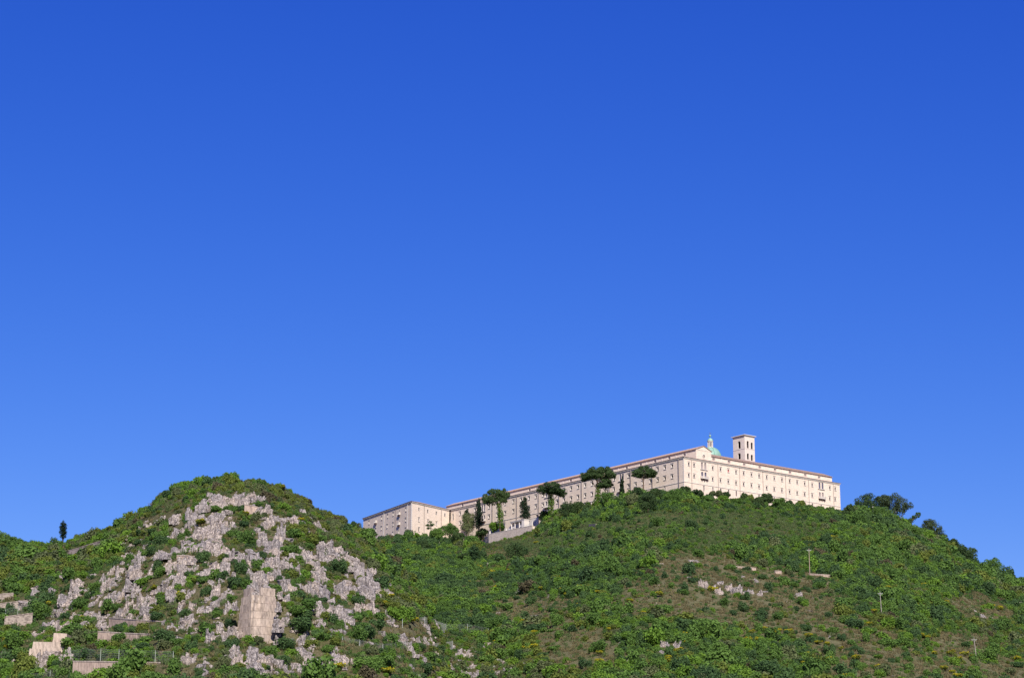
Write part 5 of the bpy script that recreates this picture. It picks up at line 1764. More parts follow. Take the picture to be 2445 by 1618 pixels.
def build_bastion():
    root = link('concrete_bastion', None, loc=BAST, label='tall streaked concrete bastion of stacked panels in the rocky hillside', cat='retaining wall', kind='thing')
    k = BAST.y / (FPX * _fw[1])
    m = k / 8.714                                           # metres per pixel of the enlarged view
    ztop = at_depth(*cb(495, 325), BAST.y).z
    rows = [BAST.z - 2.2] + [at_depth(*cb(495, y), BAST.y).z for y in (1150, 985, 812, 660, 492)] + [ztop]
    e = Vector((BAST.x, BAST.y, 0))
    lf = e + Vector((-(495 - 150) * m, 4.6, 0))
    mid = e + Vector(((745 - 495) * m, 0.5, 0))
    rt = mid + Vector(((1010 - 745) * m, 2.6, 0))
    inn = Vector((0, 1, 0))
    face_panels(root, lf, e, rows, 4, M['concrete'], inn)
    face_panels(root, e, mid, rows, 4, M['concrete'], inn)
    hi = rows + [at_depth(*cb(760, 185), BAST.y + 2).z]
    face_panels(root, mid, rt, hi, 4, M['concrete'], inn)
    # the raised left shoulder and the core that fills the space behind the panels
    sh = MB()
    z0, z1 = ztop - 0.4, at_depth(*cb(350, 205), BAST.y + 4).z
    a, b = lf + Vector((1.2, 1.2, 0)), lf.lerp(e, 0.68) + Vector((0.6, 1.5, 0))
    for z in (0,):
        V = [Vector((w.x, w.y, zz)) - root.location for zz in (z0, z1) for w in (a, b, b + Vector((0.6, 1.6, 0)), a + Vector((0.6, 1.6, 0)))]
        for qd in ((0, 1, 5, 4), (1, 2, 6, 5), (2, 3, 7, 6), (3, 0, 4, 7), (4, 5, 6, 7)):
            sh.poly([V[i] for i in qd])
    link('shoulder', sh.mesh('shoulder', M['concrete']), root)
    core = MB()
    off = Vector((0, 1.9, 0))
    ring = [lf + Vector((0.9, 1.8, 0)), e + off, mid + off, rt + Vector((-0.7, 2.0, 0)), rt + Vector((-2, 7, 0)), lf + Vector((2, 7, 0))]
    zz = ztop - 0.35
    lo = [Vector((w.x, w.y, BAST.z - 2)) - root.location for w in ring]
    up = [Vector((w.x, w.y, zz)) - root.location for w in ring]
    core.poly(up)
    for i in range(6):
        j = (i + 1) % 6
        core.poly([lo[i], lo[j], up[j], up[i]])
    link('core', core.mesh('core', M['concrete']), root)
    pb = MB(); pb.box(-0.5, 0.5, -0.05, 0.0, -0.3, 0.3)
    pp = e.lerp(mid, 0.36)
    link('white_plate', pb.mesh('white_plate', M['trim']), root, Vector((pp.x - 0.1, pp.y + 1.04, at_depth(*cb(585, 410), BAST.y).z)) - root.location, math.atan2(mid.y - e.y, mid.x - e.x))
    # rocks and a bush crowning it, the bare face above
    out = []
    for x, y, w, h, st in ((575, 300, 170, 90, 'broad'), (680, 250, 120, 130, 'blocky'), (690, 110, 240, 340, 'tall'), (600, 110, 170, 230, 'tall'), (785, 60, 150, 280, 'tall'), (700, -60, 170, 220, 'blocky'), (850, 150, 150, 90, 'blocky'), (510, 150, 150, 100, 'blocky'),
                           (1080, 560, 110, 150, 'blocky'), (1060, 920, 200, 220, 'blocky'), (1130, 870, 120, 160, 'blocky'), (170, 490, 100, 140, 'tall'), (80, 1110, 130, 160, 'tall'), (210, 1120, 110, 160, 'tall'), (1040, 1240, 120, 160, 'tall'), (200, 560, 110, 120, 'blocky')):
        px, py = cb(x, y)
        Y = BAST.y + (3.0 + max(0, 330 - y) * 0.018 if 480 < x < 900 else 1.2 if y > 450 else 6.0)
        p = at_depth(px, py + h / 8.714 / 2, Y)
        wm, hm = w * m * 1.1, h * m * 1.1
        o = link('rock_outcrop', OUT[st][rng.randrange(5)], None, (p.x, p.y, p.z - 0.2 * hm), rng.uniform(-0.4, 0.4), (wm / 2, wm / 2 * 1.1, hm / 2 * 1.15), cat='rock', group='pale limestone outcrops on the hillside')
        out.append([o, {'tall': 'tall fissured', 'broad': 'wide ragged', 'blocky': 'blocky'}[st], 'limestone outcrop beside or over the bastion,', px, py])
    return out


def label_ranked(items, ref):
    for k, it in enumerate(sorted(items, key=lambda t: -t[3])):
        pass


extra = build_bastion()
bx, by = 635, 1470
seen_l = {}
for o, look, noun, px, py in extra:
    s = int(round(math.atan2(by - py, px - bx) / (math.pi / 4))) % 8
    seen_l.setdefault((look, DIRS[s]), []).append((math.hypot(px - bx, py - by), o))
for (look, dr), lst in seen_l.items():
    lst.sort(key=lambda t: t[0])
    for k, (_, o) in enumerate(lst):
        o['label'] = f'{look} limestone rock touching the bastion, {dr} its middle' + (f', {ORD[k]}' if len(lst) > 1 else '')
for x, y, w, kd, lb in ((565, 225, 150, 'dark', 'dark shrub growing on top of the concrete bastion'), (670, 1240, 190, 'grey', 'grey-green shrub at the foot of the concrete bastion'), (1050, 690, 230, 'dark', 'dark shrub overlapping the right edge of the concrete bastion'),
                        (160, 900, 280, 'dark', 'dark round shrub overlapping the left edge of the concrete bastion'), (760, 130, 120, 'olive', 'small olive shrub on the bare rock face over the bastion')):
    px, py = cb(x, y)
    k = BAST.y / (FPX * _fw[1]) / 8.714
    p = at_depth(px, py + w * 0.40, BAST.y + (2.5 if y < 300 else -1.5 if 500 < x < 800 else 3.0))
    rad = w * k * 0.5
    link('shrub', BUSH[kd][2], None, (p.x, p.y, p.z), 1.0, (rad, rad, rad), label=lb, cat='shrub', group='large shrubs on the hillside')


def build_buttress():
    """stepped concrete buttress at the lower left"""
    base = hit(*c1(235, 1478))
    root = link('concrete_buttress', None, loc=base, label='stepped pinkish concrete buttress between boulders at the lower left', cat='retaining wall', kind='thing')
    m = base.y / (FPX * _fw[1]) / 3.028
    def Z(y, dy):
        return at_depth(*c1(235, y), base.y + dy).z
    def block(name, x0, x1, y_top, y_bot, d0, d1, x0t=None, x1t=None):
        mb = MB()
        z0, z1 = Z(y_bot, d0) - 1.5, Z(y_top, d0)
        X0, X1 = (x0 - 235) * m, (x1 - 235) * m
        T0, T1 = ((x0 if x0t is None else x0t) - 235) * m, ((x1 if x1t is None else x1t) - 235) * m
        V = [Vector(v) for v in ((X0, d0, z0), (X1, d0 + 1.2, z0), (X1, d1, z0), (X0, d1, z0), (T0, d0 + 0.3, z1), (T1, d0 + 1.5, z1), (T1, d1, z1), (T0, d1, z1))]
        V = [v - Vector((0, 0, base.z)) for v in V]
        for q in ((0, 1, 5, 4), (1, 2, 6, 5), (2, 3, 7, 6), (3, 0, 4, 7), (4, 5, 6, 7)):
            mb.poly([V[i] for i in q])
        link(name, mb.mesh(name, M['concrete']), root)
    block('lower_step', 198, 272, 1352, 1478, 0.0, 7.0, 206, 268)
    block('middle_step', 206, 425, 1303, 1352, 2.0, 10.0, 214, 420)
    block('upper_step', 328, 425, 1240, 1303, 5.0, 13.0, 334, 418)


build_buttress()

# ------------------------------------------------------------------ fences and poles
def post_fence(name, pts, label, tall=None, r=0.06, mat='green_metal'):
    """posts given by foot and top pixels, joined by a wire net"""
    feet = []
    for px, pt, pb in pts:
        p = hit(px, pb)
        if p is None:
            continue
        feet.append((p, max(1.2, at_depth(px, pt, p.y).z - p.z)))
    o0 = feet[0][0].copy()
    root = link(name, None, loc=o0, label=label, cat='fence')
    for p, h in feet:
        b = MB(); b.tube([(0, 0, -0.4), (0, 0, h - 0.25), (0, -0.14, h)], r, 6)
        link('post', b.mesh('post', M[mat]), root, p - o0)
    net = MB()
    for (p, hp), (q, hq) in zip(feet[:-1], feet[1:]):
        a, c = p - o0, q - o0
        n = max(2, int((c - a).length / 0.55))
        for k in range(8):
            t = 0.06 + 0.9 * k / 7
            net.tube([a + Vector((0, 0, hp * t)), (a + c) / 2 + Vector((0, 0, (hp + hq) / 2 * t - 0.1)), c + Vector((0, 0, hq * t))], 0.013, 3, cap=False)
        for k in range(1, n):
            s = k / n
            f = a.lerp(c, s)
            h = hp + (hq - hp) * s
            net.tube([f + Vector((0, 0, 0.05 * h)), f + Vector((0, 0, 0.95 * h))], 0.010, 3, cap=False)
    link('wire_net', net.mesh('wire_net', M['wire']), root, kind='stuff')


post_fence('post_fence', [(*[c1(x, 0)[0]], c1(0, yt)[1], c1(0, yb)[1]) for x, yt, yb in ((508, 1362, 1448), (596, 1352, 1452), (725, 1352, 1455), (857, 1358, 1460), (988, 1362, 1462), (1120, 1366, 1464), (1250, 1372, 1466))], 'row of tall green posts with wire net behind the long concrete wall')
post_fence('post_fence', [(c1(x, 0)[0], c1(0, yt)[1], c1(0, yb)[1]) for x, yt, yb in ((222, 1535, 1610), (360, 1512, 1590), (517, 1508, 1590))], 'short row of green posts at the bottom edge below the buttress')
post_fence('post_fence', [(c1(x, 0)[0], c1(0, yt)[1], c1(0, yb)[1]) for x, yt, yb in ((38, 1068, 1130), (128, 1045, 1108), (228, 1010, 1062))], 'three thin posts standing by the stone terrace walls at the left')
post_fence('net_fence', [(c8(x, 0)[0], c8(0, yt)[1], c8(0, yb)[1]) for x, yt, yb in ((437, 893, 978), (648, 868, 988), (848, 938, 1034), (1052, 938, 1034), (1250, 982, 1040))], 'upper rockfall net fence of grey posts on the middle slope', mat='metal', r=0.05)
post_fence('net_fence', [(c8(x, 0)[0], c8(0, yt)[1], c8(0, yb)[1]) for x, yt, yb in ((-130, 1060, 1130), (35, 1090, 1155), (252, 1128, 1192), (465, 1103, 1182), (685, 1125, 1192), (912, 1098, 1190))], 'lower rockfall net fence of grey posts on the middle slope', mat='metal', r=0.05)


def utility_pole(x, yt, yb, label, mat, lean=0.0):
    px, py = c6(x, yb)
    p = hit(px, py)
    h = at_depth(px, c6(0, yt)[1], p.y).z - p.z
    root = link('utility_pole', None, loc=p, label=label, cat='utility pole', group='utility poles on the slope')
    b = MB(); b.tube([(0, 0, -0.8), (lean * 0.5, 0, h * 0.5), (lean, 0, h)], [0.12, 0.105, 0.085], 8)
    link('shaft', b.mesh('shaft', M[mat]), root)
    b = MB()
    zc = h - 0.62
    b.box(lean - 0.85, lean + 0.85, -0.16, -0.08, zc - 0.05, zc + 0.05)
    b.tube([(lean, -0.13, zc - 0.7), (lean - 0.6, -0.13, zc - 0.08)], 0.03, 4)
    b.tube([(lean, -0.13, zc - 0.7), (lean + 0.6, -0.13, zc - 0.08)], 0.03, 4)
    arm = link('crossarm', b.mesh('crossarm', M['metal']), root)
    ib = MB(); ib.lathe([(0.03, 0), (0.03, 0.08), (0.09, 0.10), (0.09, 0.16), (0.06, 0.18), (0.08, 0.24), (0.02, 0.28)], 8)
    me = ib.mesh('insulator', M['ceramic'])
    for s in (-0.75, 0.75):
        link('insulator', me, arm, (lean + s, -0.135, zc + 0.05))
    link('insulator', me, root, (lean, 0, h - 0.005))


utility_pole(102, 632, 822, 'pinkish utility pole with a crossarm, highest of three on the slope', 'pole_pink')
utility_pole(621, 944, 1110, 'pale utility pole with a crossarm, middle one of three on the slope', 'pole', -0.2)
utility_pole(1312, 1276, 1466, 'pale leaning utility pole, lowest of three near the right edge', 'pole', -0.6)

# ------------------------------------------------------------------ terrace with loggia in front of the long facade
def fl(px, py, d):
    """a point d metres in front of the long left facade"""
    u, z = FL.at(px, py, -d)
    return u, z


DW = 24.0
ua, za = fl(*cz(220, 985), DW)
ub, zb = fl(*cz(1570, 700), DW)
zw = (za + zb) / 2
TERR = link('terrace_wall', None, loc=FL.w(ua, -DW, zw), label='stone terrace wall with white corner posts under the small loggia', cat='wall', kind='thing')
b = MB(); b.box(ua, ub, -DW, -DW + 0.8, zw - 9, zw)
part('wall_body', b.mesh('wall_body', M['terrace_stone']), TERR, FL)
b = MB(); b.box(ub - 0.8, ub, -DW + 0.8, -DW + 10, zw - 9, zw - 0.3)
part('side_wall', b.mesh('side_wall', M['wall']), TERR, FL)
b = MB(); b.box(ua - 0.1, ub + 0.1, -DW - 0.1, -DW + 0.9, zw, zw + 0.2)
part('coping', b.mesh('coping', M['trim']), TERR, FL)
for u, h in ((ua + 0.5, 1.6), (ub - 0.4, 2.1), (fl(*cz(745, 860), DW)[0], 1.3)):
    b = MB(); b.box(-0.3, 0.3, 0.05, 0.65, 0.2, h); b.box(-0.4, 0.4, -0.05, 0.75, h, h + 0.18)
    part('white_post', b.mesh('white_post', M['trim']), TERR, FL, u, -DW, zw)
b = MB()
u0, u1 = fl(*cz(1300, 700), DW)[0], ub - 0.8
for k in range(12):
    u = u0 + (u1 - u0) * k / 11
    b.tube([(u, -DW + 0.4, zw + 0.2), (u, -DW + 0.4, zw + 1.25)], 0.035, 4)
for z in (0.7, 1.25):
    b.tube([(u0, -DW + 0.4, zw + z), (u1, -DW + 0.4, zw + z)], 0.04, 4)
part('railing', b.mesh('railing', M['metal']), TERR, FL)

DL = 17.0
uc = [fl(*cz(x, y), DL)[0] for x, y in ((935, 740), (1042, 720), (1178, 690))]
zt = fl(*cz(1290, 520), DL)[1]
zf = zw - 0.2
ul, ur, ue = fl(*cz(715, 650), DL)[0], fl(*cz(1270, 600), DL)[0], fl(*cz(1350, 600), DL)[0]
LOG = link('loggia', None, loc=FL.w(uc[0], -DL, zf), label='small white loggia with paired columns and an arched door on the terrace', cat='loggia')
ud = fl(*cz(1112, 700), DL - 1.4)[0]
hole = [(ud - 0.75, ud + 0.75, zf, zf + 2.6)]
o = part('back_wall', wall_mesh('back_wall', uc[0] - 0.4, ur, zf - 4, zt - 0.5, hole, M['trim']), LOG, FL, 0, -DL + 1.4)
o = part('arched_door', window_mesh(1.5, 2.6, 0.6, 0.14, 0.05, 0.75), LOG, FL, ud, -DL + 1.4, zf + 1.3)
link('door_leaf', pane_mesh(1.5, 2.6, 'shutter', 0.6), o)
cmb = MB(); cmb.lathe([(0.42, -2.0), (0.42, 0.25), (0.32, 0.35), (0.28, zt - zf - 1.0), (0.42, zt - zf - 0.85), (0.42, zt - zf - 0.62)], 12)
for u in uc:
    part('column', cmb.mesh('column', M['trim'], smooth=False), LOG, FL, u, -DL, zf)
b = MB(); b.box(uc[0] - 0.7, ue + 0.1, -DL - 0.55, -DL + 3.0, zt - 0.62, zt - 0.1); b.box(uc[0] - 0.9, ue + 0.25, -DL - 0.75, -DL + 3.2, zt - 0.1, zt + 0.12)
part('entablature', b.mesh('entablature', M['trim']), LOG, FL)
b = MB(); b.box(ur, ue, -DL - 0.5, -DL + 2.9, zf - 4, zt - 0.62)
part('corner_pier', b.mesh('corner_pier', M['trim']), LOG, FL)
b = MB()
for a_, c_ in ((uc[0], uc[1]), (uc[2], ur)):
    b.box(a_ + 0.4, c_ - 0.35, -DL - 0.05, -DL + 0.25, zf + (zt - zf) * 0.42, zf + (zt - zf) * 0.56)
part('panel_band', b.mesh('panel_band', M['trim']), LOG, FL)
b = MB()
b.prism([(ul, zf - 4), (uc[0] - 0.45, zf - 4), (uc[0] - 0.45, zt - 0.9), (ul, zf + 2.2)], -DL + 0.9, -DL + 1.4)
part('ramp_wall', b.mesh('ramp_wall', M['trim']), LOG, FL)
ug_, zg_ = fl(*cz(1380, 560), 9.0)
ug2, zg2 = fl(*cz(1765, 460), 9.0)
GW_ = link('garden_wall', None, loc=FL.w(ug_, -9, zg_), label='plain white garden wall behind the loggia near the dark cypress', cat='wall', kind='thing')
b = MB(); b.box(ug_ - 3, ug2, -9.0, -8.5, zg_ - 12, (zg_ + zg2) / 2 + 0.3)
part('wall_body', b.mesh('wall_body', M['trim']), GW_, FL)
b = MB(); b.box(ug_ - 3.1, ug2 + 0.1, -9.1, -8.4, (zg_ + zg2) / 2 + 0.3, (zg_ + zg2) / 2 + 0.5)
part('coping', b.mesh('coping', M['trim']), GW_, FL)

# ------------------------------------------------------------------ trees
def place_front(px, py, d):
    """a point d metres in front of whichever facade lies behind this pixel"""
    f = FA_L if px < 982 else FA_R if px < 1074 else FL if px < 1632 else FR
    u, z = f.at(px, py, -d)
    return f.w(u, -d, z)


def tree(name, label, Y, lobes, trunk, mat, cat='tree', n=2200, leaf=0.62, bark='bark', ivy=None, group=None, sub=9, frac=0.34, squash=1.0, branches=(), jit=0.85, foot=None):
    """a tree drawn in pixels at the distance Y: lobes (px, py, rx, ry), trunk [(px, py, radius m)]"""
    k = Y / (FPX * _fw[1])
    tp = [(at_depth(px, py, Y), r) for px, py, r in trunk]
    base = tp[0][0].copy()
    g = tz(base.x, base.y) - 0.4
    base.z = min(base.z, g) if foot is None else foot
    root = link(name, None, loc=base, label=label, cat=cat, group=group)
    b = MB()
    pts = [base] + [p for p, _ in tp[1:]]
    b.tube([p - base for p in pts], [r for _, r in tp], 7)
    rr = random.Random(int(base.x * 10))
    for br in branches:
        q = [at_depth(px, py, Y + rr.uniform(-1.5, 1.5) * (i > 0)) - base for i, (px, py, r) in enumerate(br)]
        b.tube(q, [r for _, _, r in br], 5)
    link('trunk', b.mesh('trunk', M[bark]), root)
    if len(lobes) > 3:                                   # lobes overlap so that the crown holds together
        lobes = [(px, py, rx * 1.10, ry * 1.15) for px, py, rx, ry in lobes]
    L = []
    for i, (px, py, rx, ry) in enumerate(lobes):
        p = at_depth(px, py, Y + (0 if len(lobes) == 1 else rr.uniform(-0.7, 0.7) * rx * k)) - base
        L.append((p.x, p.y, p.z, rx * k, rx * k * squash, ry * k))
    sl = sublobes(L, sub, frac, int(abs(base.x) * 7) + 3) if sub else []
    n, leaf = int(n * 4.6), leaf * 0.62
    v1, f1 = leaf_quads(L, int(n * 0.4), leaf, int(abs(base.x) * 3) + 1, 0.2, jit, (0.35, 1.0))
    if sl:
        v2, f2 = leaf_quads(sl, n - int(n * 0.4), leaf, int(abs(base.x) * 5) + 2, 0.35, jit)
        v1, f1 = np.concatenate([v1, v2]), np.concatenate([f1, f2 + len(v1)])
    link('crown', quads_mesh('crown', v1, f1, M[mat]), root)
    if ivy:
        q = [(at_depth(px, py, Y) - base, r * k * 1.25) for px, py, r in ivy]
        L = []
        for (p, r0), (p2, r1) in zip(q[:-1], q[1:]):
            m = max(2, int((p2 - p).length / (r0 * 0.8)))
            for j in range(m + 1):
                c = p.lerp(p2, j / m); r_ = r0 + (r1 - r0) * j / m
                L.append((c.x + rr.uniform(-.2, .2) * r_, c.y, c.z, r_, r_, r_ * 1.1))
        v, f = leaf_quads(L, 300 * len(ivy) + 170 * len(L), 0.32, 7, 0.1)
        link('ivy', quads_mesh('ivy', v, f, M['ivy']), root)
    return root


def conv(cc, sc, items):
    return [(*cc(x, y), rx / sc, ry / sc) for x, y, rx, ry in items]


def ctr(cc, items):
    return [(*cc(x, y), r) for x, y, r in items]


def civ(cc, sc, items):
    return [(*cc(x, y), r / sc) for x, y, r in items]


S3, S4, S5, S6, S8 = 5.2667, 5.5116, 5.5116, 3.0275, 3.95
GP = 'umbrella pines in front of the abbey'
tree('stone_pine', 'umbrella pine with a bright ivy covered trunk just left of the loggia', place_front(*c3(1815, 640), 12).y, conv(c3, S3, [(1640, 330, 68, 62), (1760, 275, 110, 75), (1865, 275, 68, 75), (1700, 345, 85, 50), (1840, 340, 55, 45)]),
     ctr(c3, [(1822, 700, 0.5), (1805, 520, 0.45), (1790, 380, 0.4), (1760, 310, 0.25)]), 'pine', n=2600, ivy=civ(c3, S3, [(1822, 650, 34), (1815, 520, 32), (1800, 395, 30)]), group=GP, branches=[ctr(c3, [(1793, 400, 0.3), (1690, 330, 0.15)]), ctr(c3, [(1793, 400, 0.3), (1860, 300, 0.15)])])
tree('stone_pine', 'umbrella pine with a forked ivy trunk between the loggia and the largest pine', place_front(*c4(365, 880), 14).y, conv(c4, S4, [(250, 605, 88, 55), (370, 565, 120, 65), (490, 625, 88, 50), (515, 665, 50, 30), (310, 625, 110, 40), (420, 620, 110, 38)]),
     ctr(c4, [(368, 930, 0.5), (368, 760, 0.42), (362, 640, 0.36), (350, 580, 0.2)]), 'pine', n=2600, ivy=civ(c4, S4, [(366, 900, 36), (366, 770, 34), (360, 660, 34)]), group=GP, branches=[ctr(c4, [(370, 770, 0.3), (430, 690, 0.2), (480, 620, 0.12)]), ctr(c4, [(362, 690, 0.3), (270, 610, 0.12)])])
tree('stone_pine', 'largest umbrella pine, its wide flat crown rising above the abbey roof', place_front(*c4(975, 790), 16).y, conv(c4, S4, [(825, 430, 92, 55), (930, 365, 105, 62), (1060, 365, 110, 64), (1155, 400, 70, 52), (900, 430, 130, 42), (1050, 430, 140, 40)]),
     ctr(c4, [(968, 830, 0.6), (985, 600, 0.5), (968, 480, 0.42), (965, 400, 0.25)]), 'pine', n=3400, ivy=civ(c4, S4, [(962, 800, 38), (975, 700, 36), (990, 600, 32)]), group=GP, branches=[ctr(c4, [(985, 600, 0.3), (930, 540, 0.22), (905, 480, 0.18), (850, 420, 0.1)]), ctr(c4, [(970, 500, 0.3), (1040, 430, 0.2), (1110, 390, 0.1)]), ctr(c4, [(968, 480, 0.25), (900, 430, 0.12)])])
tree('stone_pine', 'smallest umbrella pine tucked under the right side of the largest pine', place_front(*c4(1075, 650), 12).y, conv(c4, S4, [(1005, 545, 62, 38), (1080, 505, 75, 45), (1130, 530, 50, 40), (1060, 545, 85, 30)]),
     ctr(c4, [(1075, 690, 0.36), (1076, 600, 0.3), (1075, 540, 0.2)]), 'pine', n=1500, leaf=0.55, group=GP, branches=[ctr(c4, [(1076, 610, 0.2), (1020, 560, 0.1)])])
tree('stone_pine', 'umbrella pine with a bare trunk standing alone nearest the front corner of the abbey', place_front(*c4(1578, 590), 12).y, conv(c4, S4, [(1495, 390, 78, 48), (1590, 350, 100, 55), (1685, 385, 72, 52), (1590, 410, 150, 32)]),
     ctr(c4, [(1578, 640, 0.42), (1577, 540, 0.36), (1576, 460, 0.32), (1585, 390, 0.2)]), 'pine', n=2400, group=GP, branches=[ctr(c4, [(1576, 470, 0.25), (1500, 420, 0.12)]), ctr(c4, [(1576, 465, 0.25), (1660, 410, 0.12)])])


def spindle(cc, sc, x, yt, yb, w, d, label, Y=None, group=None, blunt=2.6, mat='cypress', name='cypress', n=1500, leaf=0.5):
    if Y is None:
        Y = place_front(*cc(x, yb), d).y
    h = yb - yt
    lob = []
    rs = random.Random(int(x))
    for k in range(16):
        t = k / 15
        r_ = w * (0.80 + 0.28 * math.sin(t * 3.0)) * (1 - t ** blunt) + w * 0.10
        lob.append((x + rs.uniform(-0.16, 0.16) * w, yb - h * (0.08 + 0.88 * t), r_ * rs.uniform(0.85, 1.1), h * 0.10))
    return tree(name, label, Y, conv(cc, sc, lob), ctr(cc, [(x, yb + h * 0.03, 0.3), (x, yb - h * 0.5, 0.2), (x, yt + h * 0.1, 0.08)]), mat, n=n, leaf=leaf, sub=3, frac=0.5, group=group)


spindle(c3, S3, 1545, 312, 690, 52, 12, 'tall dark cypress just left of the ivy pine by the annex')
spindle(c3, S3, 2122, 288, 590, 68, 11, 'broad dark cypress against the facade just above the loggia')
spindle(c4, S4, 1295, 415, 745, 30, 10, 'narrow dark cypress in front of the tall arched windows')
YCY = 687.0
pc = hit(*c1(456, 568))
spindle(c1, 3.028, 457, 432, 560, 24, 0, 'lone cypress standing on the skyline at the far left', Y=(pc.y if pc else YCY), n=900, leaf=0.3, blunt=9.0)
spindle(c3, S3, 1398, 440, 620, 45, 4, 'pointed dark conifer behind the round grey-green tree', n=700)
spindle(c8, S8, 1115, 190, 365, 70, 0, 'broad conical conifer on the slope below the terrace wall', Y=(hit(*c8(1115, 365)) or Vector((0, 1050, 0))).y, mat='leaf_dark', name='conifer', n=1500)
spindle(c8, S8, 1200, 232, 348, 38, 0, 'small conical conifer right of the broad conifer', Y=(hit(*c8(1200, 348)) or Vector((0, 1050, 0))).y, mat='leaf_dark', name='conifer', n=900)


def round_tree(cc, sc, x, yt, yb, w, mat, label, d=10, n=1300, name='tree', cat='tree', trunks=1, bark='bark', leaf=0.55, low=1.0, Y=None):
    """a round-headed tree or tall bush given by its box in pixels"""
    if Y is None:
        p = hit(*cc(x, yb))
        Y = p.y if p is not None else place_front(*cc(x, yb), d).y
    r = random.Random(int(x * 3 + yt))
    h = yb - yt
    lobes = [(x, yt + h * 0.5 * low, w * 0.34, h * 0.40 * low)]
    for k in range(6):
        a = 2 * math.pi * k / 6 + r.uniform(-0.3, 0.3)
        lobes.append((x + math.cos(a) * w * 0.27, yt + h * low * (0.5 - math.sin(a) * 0.26), w * r.uniform(0.20, 0.28), h * low * r.uniform(0.19, 0.27)))
    tr = ctr(cc, [(x, yb, 0.3), (x + r.uniform(-3, 3), yt + h * 0.6, 0.22), (x, yt + h * 0.3, 0.1)])
    br = [ctr(cc, [(x + w * 0.22, yb, 0.2), (x + w * 0.2, yt + h * 0.5, 0.12)])] if trunks > 1 else []
    return tree(name, label, Y, conv(cc, sc, lobes), tr, mat, cat=cat, n=n, leaf=leaf, bark=bark, branches=br, sub=6, frac=0.36)


